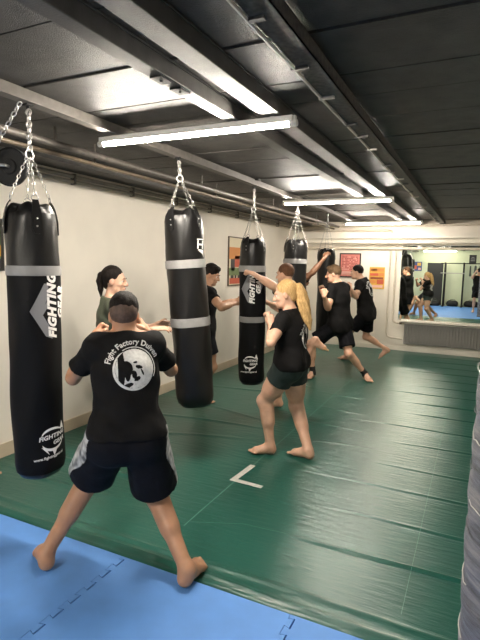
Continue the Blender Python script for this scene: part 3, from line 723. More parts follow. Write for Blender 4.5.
# tube lights
def tube_light(x0, x1, y, z, label, tm='tube'):
    xm = (x0+x1)/2; L = x1-x0; o = empty('tube_light', (xm, y, z), label, 'ceiling light', 'fluorescent tube lights')
    MB().bbox(-L/2+.02, L/2-.02, -.029, .029, .006, .040, .003).build('housing', M['housing'], o)
    MB().tube([(-L/2+.035, 0, 0), (L/2-.035, 0, 0)], .0165, 14).build('lamp_tube', M[tm], o, smooth=True)
    for bx_ in (-1.365, -1.113): MB().box(bx_-xm-.014, bx_-xm+.014, -.02, .02, .0445, .0455).build('mounting_clip', M['housing'], o)
    for g in (-1, 1):
        e = MB(); e.tube([(g*(L/2-.045), 0, 0), (g*(L/2), 0, 0)], .019, 12); e.box(g*(L/2-.02)-.012, g*(L/2-.02)+.012, -.012, .012, .0, .040); e.build('end_cap', M['housing'], o, smooth=True)
    return o
for y_, lb, tm in ((2.685, 'nearest tube light, hanging crosswise over the near bags', 'tube'), (6.15, 'second tube light along the ceiling, above the woman with the blond ponytail', 'tubemid'), (9.42, 'furthest tube light, near the back wall', 'tubedim'),
               (-.78, 'tube light behind the camera, over the near end of the blue mat', 'tube'), (-3.3, 'tube light by the rear wall, seen in the mirror', 'tubedim')):
    tube_light(-2.385, -.968, y_, 2.500, lb, tm)
# pictures
def poster(name, label, center, wv, hgt, axis, frame, art, paper):
    """axis 'x': hangs on the left wall; 'y': on the back wall; art: list of (u0,u1,v0,v1,material) in 0..1"""
    o = empty(name, center, label, 'picture'); W, H = wv, hgt
    if axis == 'x': o.rotation_euler = (0, 0, PI/2)
    t = .026 if frame == 'framek' else .018
    if frame:
        b = MB(); b.box(-W/2-t, W/2+t, -.022, 0, -H/2-t, -H/2); b.box(-W/2-t, W/2+t, -.022, 0, H/2, H/2+t); b.box(-W/2-t, -W/2, -.022, 0, -H/2, H/2); b.box(W/2, W/2+t, -.022, 0, -H/2, H/2); b.build('frame', M[frame], o)
    b = MB().box(-W/2, W/2, -.012, -.003, -H/2, H/2); ids = [0]*6; mats = [paper]
    for u0, u1, v0, v1, mm in art:
        if mm not in mats: mats.append(mm)
        b.box(-W/2+u0*W, -W/2+u1*W, -.0135, -.0121, -H/2+v0*H, -H/2+v1*H); ids += [mats.index(mm)]*6
    pp = b.build('printed_picture', M[paper], o)
    for mm in mats[1:]: pp.data.materials.append(M[mm])
    pp.data.polygons.foreach_set('material_index', ids)
    return o
rr = random.Random(5)
art = []
for i in range(9):
    x = .08
    while x < .9:
        d = rr.uniform(.03, .10); art.append((x, min(x+d, .94), .30+i*.07, .335+i*.07, rr.choice(['redink', 'redink', 'redpale']))); x += d+.025
art += [(.08, .9, .08, .22, 'redpale'), (.1, .5, .12, .15, 'redpaper')]
poster('framed_picture', 'black framed picture of red text on the back wall', (-2.48, YB-.001, 1.72), .40, .46, 'y', 'framek', art, 'redpaper')
art = [(.05, .95, .80, .94, 'orange'), (.1, .5, .84, .9, 'redblk'), (.05, .6, .60, .72, 'posterred'), (.62, .95, .58, .74, 'orange'), (.08, .92, .44, .54, 'redblk'), (.05, .45, .25, .40, 'orange'), (.5, .95, .22, .42, 'posterred'), (.1, .9, .06, .18, 'redpale')]
poster('wall_poster', 'small yellow and orange poster on the back wall', (-1.91, YB-.001, 1.47), .31, .45, 'y', None, art, 'yellow')
art = [(0, 1, .55, .8, 'orange'), (.3, .9, .38, .62, 'posterred'), (0, 1, .20, .36, 'postergreen'), (.05, .95, .02, .14, 'posterred'), (.1, .25, .14, .20, 'posterdark'), (.3, .4, .14, .22, 'posterdark'), (.45, .6, .14, .20, 'posterdark'), (.66, .9, .14, .21, 'posterdark'), (.1, .3, .3, .55, 'posterdark'), (.6, .8, .62, .74, 'redblk')]
poster('framed_picture', 'tall brown framed poster on the left wall behind the third bag', (XL+.001, 7.42, 1.745), .72, .76, 'x', 'frameb', art, 'cream')
art = [(.72, .92, .62, .85, 'posterred'), (.3, .7, .5, .8, 'postergreen'), (.0, 1, .0, .2, 'posterdark'), (.75, 1, .25, .5, 'yellow'), (.1, .5, .25, .45, 'posterred')]
poster('framed_picture', 'colourful framed poster on the left wall beside the nearest bag', (XL+.001, 2.60, 1.83), .54, .38, 'x', 'framek', art, 'postergreen')
# ------------------------------------------------------------ mats
creases = [2.82, 3.30, 3.82, 4.28, 4.90, 5.43, 5.97, 6.46, 6.99, 7.45, 7.97, 8.5, 9.0, 9.5, 10.0]
def hash_noise(x, y, sc, seed):
    x = x*sc; y = y*sc; xi = np.floor(x).astype(int); yi = np.floor(y).astype(int); fx = x-xi; fy = y-yi; fx = fx*fx*(3-2*fx); fy = fy*fy*(3-2*fy)
    def hh(a, b): return np.modf(np.abs(np.sin(a*127.1+b*311.7+seed*17.3)*43758.5453))[0]
    return (hh(xi, yi)*(1-fx)+hh(xi+1, yi)*fx)*(1-fy)+(hh(xi, yi+1)*(1-fx)+hh(xi+1, yi+1)*fx)*fy
def mat_height(x, y):
    rc = np.random.RandomState(4)
    z = .004*(hash_noise(x, y, 1.7, 1)-.5)+.003*(hash_noise(x, y, 5., 2)-.5)
    for i, c in enumerate(creases):
        cc = c+.035*(hash_noise(x, y*0+i, 1.3, 3)-.5)+.012*(x+.8)*(rc.rand()-.5)
        start = -1.3+rc.rand()*.5; amp = np.clip((x-start)/.5, 0, 1)*(.005+.005*rc.rand())
        d = y-cc
        z = z+amp*np.exp(-(d/.011)**2)-amp*.5*np.exp(-((d+.024)/.012)**2)
        z = z-.006*np.clip((d+.0), 0, .4)*0
    # loose folds along the left wall, under the bags
    k = np.clip((-1.75-x)/.7, 0, 1)
    for j, (x0, y0, x1, y1, a, wd_) in enumerate([(-3.6, 2.75, -2.2, 2.62, .012, .03), (-3.6, 3.1, -1.9, 2.95, .012, .025), (-3.5, 3.7, -1.9, 4.3, .010, .03), (-3.6, 4.4, -1.8, 4.7, .012, .025), (-3.5, 5.2, -1.9, 4.9, .010, .025), (-3.6, 4.0, -2.4, 3.6, .012, .03), (-3.5, 5.9, -2., 6.1, .010, .03), (-3.5, 6.8, -1.9, 6.5, .010, .03), (-1.5, 4.05, -.9, 3.75, .006, .02), (-1.6, 4.5, -.6, 4.62, .006, .018), (-1.7, 5.05, -.9, 5.1, .006, .018), (-1.7, 5.7, -1., 5.66, .006, .018), (-1.9, 6.4, -1.1, 6.3, .006, .018), (-1.62, 3.45, -1.1, 2.95, .003, .02)]):
        dx, dy = x1-x0, y1-y0; L2 = dx*dx+dy*dy; t = ((x-x0)*dx+(y-y0)*dy)/L2; tc = np.clip(t, 0, 1)
        q = np.hypot(x-x0-tc*dx, y-y0-tc*dy+.05*np.sin(t*5+j)*np.clip(t, 0, 1)); z = z+a*np.exp(-(q/wd_)**2)*np.sin(PI*np.clip(tc, .02, .98))
    return z
nx, ny = 260, 640
gx = np.linspace(XL+.021, XR, nx); gy = 2.17+(YB-.019-2.17)*np.linspace(0, 1, ny)**1.25
X, Y = np.meshgrid(gx, gy, indexing='ij'); Zm = mat_height(X, Y)
near = np.clip((Y-2.17)/.30, 0, 1); Zm = Zm*near+.010*np.exp(-((Y-2.22-.012*np.sin(X*3))/.025)**2)+.007*np.exp(-((Y-2.31+.01*np.sin(X*2.2))/.02)**2)+.004*(hash_noise(X, Y, 9, 6)-.5)*(1-near)
# footprints stay flat
edge_y = 2.155+.006*np.sin(gx*4.1)+.004*np.sin(gx*9.3)
Y[:, 0] = edge_y; Zm[:, 0] = -.026; Y[:, 1] = edge_y-.004; Zm[:, 1] = -.006; Y[:, 2] = edge_y+.006; Zm[:, 2] = .001
VV = np.stack([X, Y, Zm], -1).reshape(-1, 3); I = np.arange(nx*ny).reshape(nx, ny)
QQ = np.stack([I[:-1, :-1], I[1:, :-1], I[1:, 1:], I[:-1, 1:]], -1).reshape(-1, 4)
gm = empty('floor_cover', (-1.2, 2.2, 0), 'wrinkled dark green vinyl cover over the training floor', 'mat')
vq_obj(VV, QQ, 'vinyl_sheet', M['green'], gm, (-1.2, 2.2, 0))
def strip(name, m, pts, wd, par, up=.0025):
    b = MB(); P = []
    for (x0, y0), (x1, y1) in zip(pts[:-1], pts[1:]):
        n = max(2, int(math.hypot(x1-x0, y1-y0)/.03)); P += [(x0+(x1-x0)*i/n, y0+(y1-y0)*i/n) for i in range(n)]
    P.append(pts[-1]); P = np.array(P); T = np.gradient(P, axis=0); T /= np.linalg.norm(T, axis=1)[:, None]; N = np.stack([-T[:, 1], T[:, 0]], 1)
    vs = []
    for sgn in (-1, 1):
        q = P+N*wd/2*sgn; z = mat_height(q[:, 0], q[:, 1])+up; vs.append(np.column_stack([q, z]))
    k = len(P); v = np.vstack(vs); f = [(i, i+1, k+i+1, k+i) for i in range(k-1)]
    b.raw(v-np.array((-1.2, 2.2, 0)), f); return b.build(name, m, par)
strip('welded_seam', M['weld'], [(-1.632, 2.6), (-1.64, 9.9)], .008, gm)
strip('welded_seam', M['weld'], [(-.235, 2.4), (-.235, 9.9)], .0025, gm)
strip('welded_seam', M['weld'], [(-1.62, 2.66), (-1.30, 2.80), (-1.0, 2.82)], .004, gm)
tp = strip('corner_tape', M['tape'], [(-1.632, 3.70), (-1.655, 3.345)], .05, None, .004)
tp.location = (-1.2, 2.2, 0); tag(tp, 'L-shaped strip of pale grey tape stuck on the green floor cover', 'tape')
t2 = strip('crosspiece', M['tape'], [(-1.63, 3.365), (-1.40, 3.355)], .05, tp, .0045)
for a, b_ in (((-1.62, 2.72), (-1.28, 2.86)),): pass
# blue interlocking tiles
def jig(x0, x1, y0, y1, sx0, sx1, sy1):
    """outline of a tile with dovetail teeth"""
    def side(p, q, sg):
        p = np.array(p); q = np.array(q); d = q-p; L = np.linalg.norm(d); d /= L; n = np.array([d[1], -d[0]]); out = []; k = 9; w_ = L/k
        for i in range(k):
            a = p+d*w_*i; out.append(a)
            if sg > 0: out += [a+d*w_*.30, a+d*w_*.22+n*.028, a+d*w_*.78+n*.028, a+d*w_*.70]
            if sg < 0: out += [a+d*w_*.26, a+d*w_*.17-n*.034, a+d*w_*.83-n*.034, a+d*w_*.74]
        return out
    pts = side((x0, y0), (x1, y0), 0)+side((x1, y0), (x1, y1), sx1)+side((x1, y1), (x0, y1), sy1)+side((x0, y1), (x0, y0), sx0)
    return pts
def tile(x0, x1, y0, y1, label, sx0, sx1):
    bm = bmesh.new(); pts = jig(x0, x1, y0, y1, sx0, sx1, 0); c = np.array([(x0+x1)/2, (y0+y1)/2])
    vs = [bm.verts.new((p[0]-c[0], p[1]-c[1], 0)) for p in pts]
    f = bm.faces.new(vs); bm.normal_update()
    if f.normal.z < 0: f.normal_flip()
    r = bmesh.ops.inset_region(bm, faces=[f], thickness=.0015, depth=0)
    for v in bm.verts: v.co.z = 0
    ed = [v for v in bm.verts if any(len(e.link_faces) == 1 for e in v.link_edges)]
    for v in ed: v.co.z = -.002
    ex = bmesh.ops.extrude_edge_only(bm, edges=[e for e in bm.edges if len(e.link_faces) == 1])
    for g in ex['geom']:
        if isinstance(g, bmesh.types.BMVert): g.co.z = -.027
    bmesh.ops.triangulate(bm, faces=[f for f in bm.faces if len(f.verts) > 4]); bmesh.ops.recalc_face_normals(bm, faces=bm.faces)
    o = bm_obj(bm, 'puzzle_mat', M['blue']); o.location = (c[0], c[1], 0); tag(o, label, 'mat', 'blue interlocking foam tiles'); return o
g_ = .0012
tile(-2.812+g_, -1.772-g_, 1.11, 2.150, "blue foam tile under the near man's left foot, beside the hanging bag", 0, 1)
tile(-1.772+g_, -.728-g_, 1.11, 2.150, "blue foam tile under the near man's right foot", -1, 1)
tile(-.728+g_, .31, 1.11, 2.150, 'blue foam tile at the bottom edge beside the grey wrapped column', -1, 0)
tile(XL+.005, -2.812-g_, 1.11, 2.150, 'blue foam tile against the left wall beneath the black bag', 0, 0)
o = empty('exercise_mat', (-1.2, -1.5, -.028), 'wide blue foam mat behind the camera, seen in the mirror', 'mat')
MB().bbox(XL+1.2+.01, XR+1.2-.01, YF+1.5+.6, 1.105+1.5, 0, .027, .006).build('foam_sheet', M['blue'], o)
# wrapped column at the right edge
o = empty('padded_column', (.139, 1.1, -.003), 'thick column wrapped in frayed grey tape at the right edge', 'column')
rr = random.Random(9)
def wob(p, r, a, z): 
    k = 1+.012*math.sin(5*a+z*9)+.02*math.sin(z*61+3*math.sin(2*a)); return np.array([p[0]*k, p[1]*k, z])
MB().lathe([(.127, z) for z in np.linspace(.0, ZC-.0, 160)], 40, fn=wob).build('wrapping', M['wrap'], o, smooth=True)
for i in range(34):
    z = .2+i*.07+rr.uniform(-.02, .02); a0 = rr.uniform(2.2, 3.4); pts = []
    for j in range(10):
        a = a0+j*.12; pts.append((.1285*math.cos(a), .1285*math.sin(a), z-.002*j+rr.uniform(-.003, .003)))
    MB().tube(pts, .0013, 5).build('loose_strand', M['tape' if i % 2 else 'wrap'], o, smooth=True)
# ------------------------------------------------------------ punching bags
def chain_mb(b, p0, p1, pitch=.028, wire=.0023, wd=.0075):
    p0 = np.array(p0, float); p1 = np.array(p1, float); L = np.linalg.norm(p1-p0); d = (p1-p0)/L; n = max(2, int(round(L/pitch))); pt = L/n
    a = np.cross(d, (.3, 1, .1)); a = nrm(a); c = np.cross(d, a)
    for i in range(n):
        m_ = p0+d*pt*(i+.5); s_ = a if i % 2 else c; hl = pt*.5+wire*.9
        pts = []
        for j in range(10):
            t = 2*PI*j/10; pts.append(m_+s_*wd*math.cos(t)+d*(hl-.004)*np.sign(math.sin(t))*abs(math.sin(t))**.7)
        b.tube(pts, wire, 5, closed=True)
    return b
def make_bag(label, hook, bottom, R, ztop, spin, bands=(), prints=None, tops=.0, drop=.22, gather=1., tint='leather', badge=None):
    """local frame: origin at the ceiling hook, bag hanging along -Z"""
    hook = np.array(hook, float); bottom = np.array(bottom, float); L = np.linalg.norm(bottom-hook)
    o = empty('punching_bag', tuple(hook), label, 'punching bag', 'hanging punching bags')
    d = nrm(bottom-hook); q = Vector((0, 0, -1)).rotation_difference(Vector(d)); o.rotation_mode = 'QUATERNION'
    view = nrm((-hook[0], -hook[1], 0)); va = math.atan2(view[1], view[0])
    zt = -(hook[2]-ztop); zb = -L
    from mathutils import Quaternion
    o.rotation_quaternion = q @ Quaternion((0, 0, 1), va+math.radians(spin))
    # +X of the bag frame now looks towards the camera (turned by spin)
    prof = [(.001, zb+.002), (R*.45, zb+.003), (R*.78, zb+.016), (R*.93, zb+.045), (R*.985, zb+.085), (R, zb+.14)]
    n = 30
    for i in range(1, n): prof.append((R*(1.0-.012*math.sin(i*.9)**2), zb+.14+(zt-.10-(zb+.14))*i/n))
    prof += [(R*.995, zt-.10), (R*.98, zt-.08), (R*.95, zt-.062), (R*.90, zt-.045), (R*.80, zt-.022), (R*.70, zt-.006), (R*.6, zt-.002), (R*.45, zt-.006), (R*.2, zt-.012), (.001, zt-.014)]
    def fn(p, r, a, z):
        t = np.clip((z-(zt-.34))/.34, 0, 1)**2
        c = math.cos(4*(a-PI/4)); k = 1-gather*t*(.055*(1-c)+.022*math.sin(11*a+z*25)+.018*math.sin(17*a-1-z*14))
        lump = .004*math.sin(3*a+z*7)+.003*math.sin(5*a-z*11)
        p = np.array([p[0]*k, p[1]*k, p[2]]); 
        if r > .02: p[0] += lump*math.cos(a); p[1] += lump*math.sin(a)
        if z > zt-.05: p[2] -= gather*.028*(1-c)*t*(r/R)
        return p
    body = MB().lathe(prof, 64, fn=fn, cap=True).build('bag_body', M[tint], o, smooth=True)
    if tops: # smooth canvas wrap below the leather top
        pr = [(R*1.006, z) for z in np.linspace(zb+.10, zt-tops, 40)]; pr = [(R*.95, zb+.048), (R*.999, zb+.085)]+pr+[(R*.99, zt-tops+.002)]
        MB().lathe(pr, 64, fn=lambda p, r, a, z: np.array([p[0]*(1+(.004*math.sin(3*a+z*7)+.003*math.sin(5*a-z*11))/R), p[1]*(1+(.004*math.sin(3*a+z*7)+.003*math.sin(5*a-z*11))/R), z]), cap=False).build('canvas_wrap', M['canvas'], o, smooth=True)
    def lump(a, z): return (.004*math.sin(3*a+z*7)+.003*math.sin(5*a-z*11))
    for zc, hh in bands:
        z0, z1 = zt-(ztop-zc)-hh/2, zt-(ztop-zc)+hh/2
        MB().lathe([(R*1.004, z0-.001), (R+.0045, z0), (R+.0055, (z0+z1)/2), (R+.0045, z1), (R*1.004, z1+.001)], 64, fn=lambda p, r, a, z: np.array([p[0]*(1+lump(a, z)/R), p[1]*(1+lump(a, z)/R), z]), cap=False).build('stripe_band', M['band'], o, smooth=True)
    # four straps with rivets, D-rings and chains up to the ring
    ringz = -drop
    pz = np.array([p[1] for p in prof]); pr_ = np.array([p[0] for p in prof])
    def brad(a, z):
        i = int(np.argmin(np.abs(pz-z))) if z < zt-.02 else len(prof)-6
        q = fn(np.array([pr_[i]*math.cos(a), pr_[i]*math.sin(a), pz[i]]), pr_[i], a, pz[i]); return math.hypot(q[0], q[1])
    for i in range(4):
        a = PI/4+i*PI/2+.35; ca, sa = math.cos(a), math.sin(a)
        b = MB(); rows = []; B_ = [min(brad(a+t_, z_) for t_ in (0,)) for z_ in (zt-.035, zt-.07, zt-.11, zt-.15, zt-.175)]
        for j, (z, hw, rr_) in enumerate([(zt+.008, .016, B_[0]-.022), (zt-.012, .018, B_[0]-.008), (zt-.035, .020, B_[0]+.001), (zt-.07, .025, B_[1]+.001), (zt-.11, .026, B_[2]+.001), (zt-.150, .024, B_[3]+.001), (zt-.175, .014, B_[4]+.001)]):
            for sgn in (-1, 1):
                for off in (0, .005): rows.append((rr_*ca-sgn*hw*sa+off*ca, rr_*sa+sgn*hw*ca+off*sa, z))
        k = 7; fs = []
        for j in range(k-1):
            p = j*4; fs += [(p+1, p+3, p+7, p+5), (p, p+4, p+6, p+2), (p, p+1, p+5, p+4), (p+2, p+6, p+7, p+3)]
        fs += [(0, 2, 3, 1), (24, 25, 27, 26)]
        st = b.raw(rows, fs).build('strap', M['leather'], o, smooth=True)
        rv = MB()
        for z, q_ in ((zt-.095, B_[2]), (zt-.135, B_[3])): rv.ell(((q_+.006)*ca, (q_+.006)*sa, z), (.0055, .0055, .0055), 6)
        rv.build('rivet', M['steel'], st, smooth=True)
        top = np.array([(B_[0]-.02)*ca, (B_[0]-.02)*sa, zt+.016])
        t = MB(); t.tube([top+np.array([-sa*math.cos(x)*.019, ca*math.cos(x)*.019, math.sin(x)*.016]) for x in np.linspace(0, 2*PI, 13)[:-1]], .0032, 6, True); t.build('strap_ring', M['steel'], o, smooth=True)
        chain_mb(MB(), top+np.array([0, 0, .012]), (ca*.012, sa*.012, ringz-.012)).build('chain', M['steel'], o, smooth=True)
    t = MB(); t.tube([(0, math.cos(x)*.024, ringz+math.sin(x)*.024) for x in np.linspace(0, 2*PI, 17)[:-1]], .0045, 6, True); t.build('chain_ring', M['steel'], o, smooth=True)
    chain_mb(MB(), (.008, 0, -.02), (.008, 0, ringz+.018), pitch=.032, wire=.0036, wd=.011).build('chain', M['steel'], o, smooth=True)
    chain_mb(MB(), (-.012, .006, -.02), (-.012, .006, ringz+.018), pitch=.034, wire=.003, wd=.010).build('chain', M['steel'], o, smooth=True)
    hk = MB(); hk.box(-.022, .022, -.022, .022, -.004, .004).tube([(0, 0, -.003), (0, 0, -.022)], .009, 8); hk.build('ceiling_hook', M['iron'], o)
    # printed artwork wrapped round the barrel
    def wrap_fn(a0, z0, rot, rad):
        c, s_ = math.cos(rot), math.sin(rot)
        def g(co):
            x, y = co.x*c-co.y*s_, co.x*s_+co.y*c; a = a0+x/R; z = z0+y; r = rad+lump(a, z); return (r*math.cos(a), r*math.sin(a), z)
        return g
    rad = R*1.006+.0018
    if prints:
        zc = zt-(ztop-prints['z']); k = prints['size']; a0 = 0
        bm_obj(poly_bm([[(-.10*k, .0), (-.03*k, .135*k), (-.008*k, .135*k), (-.005*k, .075*k), (-.052*k, -.012*k), (-.062*k, -.006*k), (-.012*k, .05*k), (-.012*k, .02*k), (-.04*k, -.02*k), (.005*k, -.10*k), (.005*k, -.14*k), (-.03*k, -.125*k)]], .012), 'emblem', M['printgrey'], body, wrap_fn(a0, zc, 0, rad))
        if prints.get('right'): bm_obj(poly_bm([[(.085*k, -.03*k), (.105*k, .0), (.12*k, .03*k), (.07*k, .11*k), (.07*k, .08*k), (.085*k, .04*k)]], .012), 'emblem', M['printgrey'], body, wrap_fn(a0, zc, 0, rad))
        bm_obj(text_bm('FIGHTING', .064*k, .0038*k, .28, .012, 1.12), 'lettering', M['print'], body, wrap_fn(a0+.012*k/R, zc+.02*k, PI/2, rad+.0012))
        bm_obj(text_bm('GEAR', .060*k, .0038*k, .28, .012, 1.12), 'lettering', M['print'], body, wrap_fn(a0+.072*k/R, zc+.035*k, PI/2, rad+.0012))
    if badge:
        zc = zt-(ztop-badge['z']); k = badge['size']; a0 = badge.get('a', 0)
        tl = badge.get('tilt', .12)
        bm_obj(text_bm('FIGHTING', .034*k, .0012*k, .25, .010, 1.05), 'badge_lettering', M['print'], body, wrap_fn(a0-.004/R, zc+.012*k, tl, rad+.001))
        bm_obj(text_bm('GEAR', .032*k, .0012*k, .25, .010, 1.05), 'badge_lettering', M['print'], body, wrap_fn(a0+.035*k/R, zc-.022*k, tl, rad+.001))
        q = arc_band(.075*k, .094*k, math.radians(35), math.radians(150), 20, taper=1.)
        q = [[(x, y*.72) for x, y in p] for p in q]
        q2 = arc_band(.070*k, .092*k, math.radians(195), math.radians(335), 20, taper=1.); q2 = [[(x, y*.72-.004) for x, y in p] for p in q2]
        spk = [[(.05*k, .045*k), (.085*k, .03*k), (.068*k, .085*k)], [(-.02*k, -.062*k), (.01*k, -.07*k), (-.012*k, -.10*k)], [(-.075*k, -.03*k), (-.05*k, -.045*k), (-.04*k, -.085*k)]]
        for qq in (q+spk[:1], q2+spk[1:]): bm_obj(poly_bm(qq, .012), 'badge_swoosh', M['print'], body, wrap_fn(a0, zc-.004*k, tl, rad))
        bm_obj(text_bm('www.fightinggear.nl', .022*k, .0006*k, 0, .010, 1.05), 'web_address', M['print'], body, wrap_fn(a0-.02*k/R, zc-.108*k, tl*.6, rad+.001))
    return o
RX = -2.26
B1 = make_bag('nearest punching bag, hanging beside the man in camo-sided shorts', (-2.272, 2.0, 2.549), (-2.267, 2.009, .452), .139, 2.03, 36, [(1.655, .052)], dict(z=1.435, size=1.12), .0+.36, .26, .55, badge=dict(z=.705, size=1.0, a=-.04, tilt=.16))
B2 = make_bag('tilted leather punching bag with two pale bands, second from the front', (-2.245, 3.45, 2.549), (-2.105, 3.54, .50), .161, 2.15, -12, [(1.70, .066), (1.225, .070)], None, 0, .16, 1.2)
B3 = make_bag('punching bag struck by the man with cropped hair, beside the tall framed poster', (-2.285, 5.02, 2.549), (-2.268, 5.03, .345), .146, 2.00, -6, [(1.66, .066), (1.10, .062)], dict(z=1.44, size=1.15, right=True), .32, .24, .6, badge=dict(z=.63, size=1.05, a=.0, tilt=.05))
B4 = make_bag('punching bag half hidden behind the man with cropped hair', (-2.26, 6.4, 2.549), (-2.28, 6.41, .45), .158, 2.06, 12, [(1.76, .06), (1.25, .06)], None, 0, .14, 1.3)
B5 = make_bag('furthest punching bag, gripped at the top by a bare arm', (-2.265, 7.86, 2.549), (-2.25, 7.9, .50), .142, 1.98, 12, [], None, 0, .16, .5)
# small pale logo patch on the second bag
def curved_patch(bag, R, a0, z0, polys, name, m, rot=0):
    bm = poly_bm(polys, .015); body = [c for c in bag.children if c.name.startswith('bag_body')][0]
    bvh = BVHTree.FromPolygons([v.co for v in body.data.vertices], [p.vertices for p in body.data.polygons])
    c, s_ = math.cos(rot), math.sin(rot)
    for v in bm.verts:
        x, y = v.co.x*c-v.co.y*s_, v.co.x*s_+v.co.y*c; a = a0+x/R; d = Vector((math.cos(a), math.sin(a), 0))
        hit, n, i, t = bvh.ray_cast(d*.5+Vector((0, 0, z0+y)), -d, .6)
        v.co = (hit+d*.003) if hit is not None else d*(R+.004)+Vector((0, 0, z0+y))
    return bm_obj(bm, name, m, body)
pq = [[(-.055, -.05), (-.038, -.05), (-.030, .05), (-.047, .05)], [(.018, -.05), (.035, -.05), (.05, .05), (.033, .05)], [(-.04, -.008), (.03, -.008), (.03, .010), (-.04, .010)], [(-.055, .055), (.055, .06), (.055, .07), (-.055, .065)], [(-.05, -.06), (.04, -.06), (.06, -.15), (.03, -.12)]]
curved_patch(B2, .15, math.radians(64), -.70, [[(x*.68, y*.68) for x, y in p] for p in pq], 'logo_patch', M['print'], -.08)
# round plate on a bar, hung by its own chain from the same hook place
_d = ray(10.5, 167); _q = CP+_d*((3.02+.22)/math.hypot(_d[0], _d[1])); o = empty('weight_plate', tuple(_q), 'round black plate on a metal bar, chained up beside the nearest bag', 'weight plate')
d = nrm((.60, -.05, .0)); ax = nrm(np.array([.62, .30, 0.]))
def disc(b, c, n, prof, k=36):
    n = nrm(n); u = nrm(np.cross(n, (0, 0, 1.))); w_ = np.cross(n, u); vs = []; fs = []
    for r, t in prof:
        for j in range(k): a = 2*PI*j/k; vs.append(np.array(c)+n*t+r*(u*math.cos(a)+w_*math.sin(a)))
    for i in range(len(prof)-1):
        for j in range(k): fs.append((i*k+j, i*k+(j+1) % k, (i+1)*k+(j+1) % k, (i+1)*k+j))
    fs += [tuple(range(k))[::-1], tuple((len(prof)-1)*k+j for j in range(k))]; return b.raw(vs, fs)
pn = nrm(np.array([.30, -.954, 0.]))       # plate axis
disc(MB(), (0, 0, 0), pn, [(.001, -.010), (.096, -.012), (.110, -.010), (.112, 0), (.110, .012), (.102, .015), (.100, .010), (.045, .010), (.040, .018), (.001, .018)]).build('plate', M['iron'], o, smooth=True)
bar = MB(); bar.tube([pn*.016+np.array((0, 0, 0)), pn*.05, pn*.07+np.array([-.10, -.03, .004]), pn*.07+np.array([-.40, -.12, .01])], .009, 8); bar.build('bar', M['steel'], o, smooth=True)
chain_mb(MB(), pn*.07+np.array([-.10, -.03, .016]), np.array([-2.262, 1.945, 2.55])-_q, .032, .0036, .011).build('chain', M['steel'], o, smooth=True)
# ------------------------------------------------------------ the far end of the room behind the camera (seen in the mirror)
struct(MB().box(-2.25, -1.55, YF+.001, YF+.03, .0, 1.98).build('door_1', M['blackwall']))
o = empty('squat_rack', (-1.0, YF+.55, 0), 'black squat rack by the rear wall, seen in the mirror', 'rack')
for x in (-.43, .35):
    for y in (-.3, .3): MB().bbox(x-.03, x+.03, y-.03, y+.03, 0, 2.0, .004).build('upright', M['iron'], o)
    MB().box(x-.03, x+.03, -.26, .26, 1.93, 1.99).build('side_rail', M['iron'], o); MB().bbox(x-.04, x+.04, -.5, .5, 0, .05, .004).build('foot_rail', M['iron'], o)
MB().tube([(-.6, .3, 1.96), (1.3, .3, 1.96)], .022, 10).build('crossbar', M['iron'], o); MB().tube([(-.6, .34, 1.52), (.40, .34, 1.52)], .02, 10).build('barbell', M['steel'], o)
rr = random.Random(2)
for i, x in enumerate((-.66, -.46, -.27, -.08, .11)):
    z0 = 1.93; hh = rr.uniform(.30, .5); c = rr.choice(['bagdark', 'bagblack'])
    S = SDF((x-.15-.05, -.3, -hh-.1), (x+.15+.05, .3, .1), .022); w_ = rr.uniform(.04, .07)
    S.cone((x, 0, -.09), (x, 0, -hh), w_*.7, w_, .03); S.ell((x+.01, 0, -hh), np.eye(3), (w_*1.1, w_*.9, w_), .03)
    V, Q = S.mesh(); oo = empty('hanging_bag', (x+.28, YF+.85, z0), ['dark pouch hanging first on the rack crossbar, seen in the mirror', 'black pouch hanging second on the rack crossbar, seen in the mirror', 'middle of the five pouches hanging on the rack crossbar, seen in the mirror', 'pouch hanging fourth on the rack crossbar, seen in the mirror', 'last pouch hanging on the rack crossbar, seen in the mirror'][i], 'bag', 'pouches on the rack crossbar')
    vq_obj(V-np.array([x, 0, 0]), Q, 'pouch', M[c], oo); MB().tube([(0, .031*math.cos(q_), .03+.031*math.sin(q_)) for q_ in np.linspace(-PI/2, 1.5*PI, 14)[:-1]], .004, 6, True).build('cord', M[c], oo)
for i, (x, y, l, r, a) in enumerate([(-1.86, -3.98, .50, .15, .05), (-1.04, -3.80, .40, .15, -.03), (-.25, -3.95, .50, .15, .05), (.42, -3.9, .45, .14, 0.), (-1.82, -3.50, .40, .12, -.05)]):
    oo = empty('gear_bag', (x, y, .004), ['black kit bag on the floor below the rack, furthest to one end', 'black kit bag on the floor between the two rack uprights', 'black kit bag just outside the rack at its free side', 'short black kit bag at the open end below the rack', 'black kit bag lying in front of the others'][i]+' in the mirror', 'bag', 'kit bags heaped by the rack', a)
    S = SDF((-l/2-.25, -r-.1, -.05), (l/2+.25, r+.1, 2*r+.1), .018); S.cone((-l/2+.08, 0, r*.9), (l/2-.08, 0, r*.9), r*.9, r*.85, .05); S.cone((-l/2+.05, 0, r*.5), (l/2-.05, 0, r*.5), r*.5, r*.5, .1); S.clip((0, 0, .001), (0, 0, -1)); S.wrinkle(.006)
    V, Q = S.mesh(); vq_obj(V, Q, 'bag_body', M['bagblack'], oo)
    for y_ in (-.06, .06): MB().tube([(-.12, y_, r*1.75), (-.09, y_*1.2, r*2.0), (0, y_*1.3, r*2.1), (.09, y_*1.2, r*2.0), (.12, y_, r*1.75)], .010, 6).build('handle', M['bagdark'], oo, smooth=True)
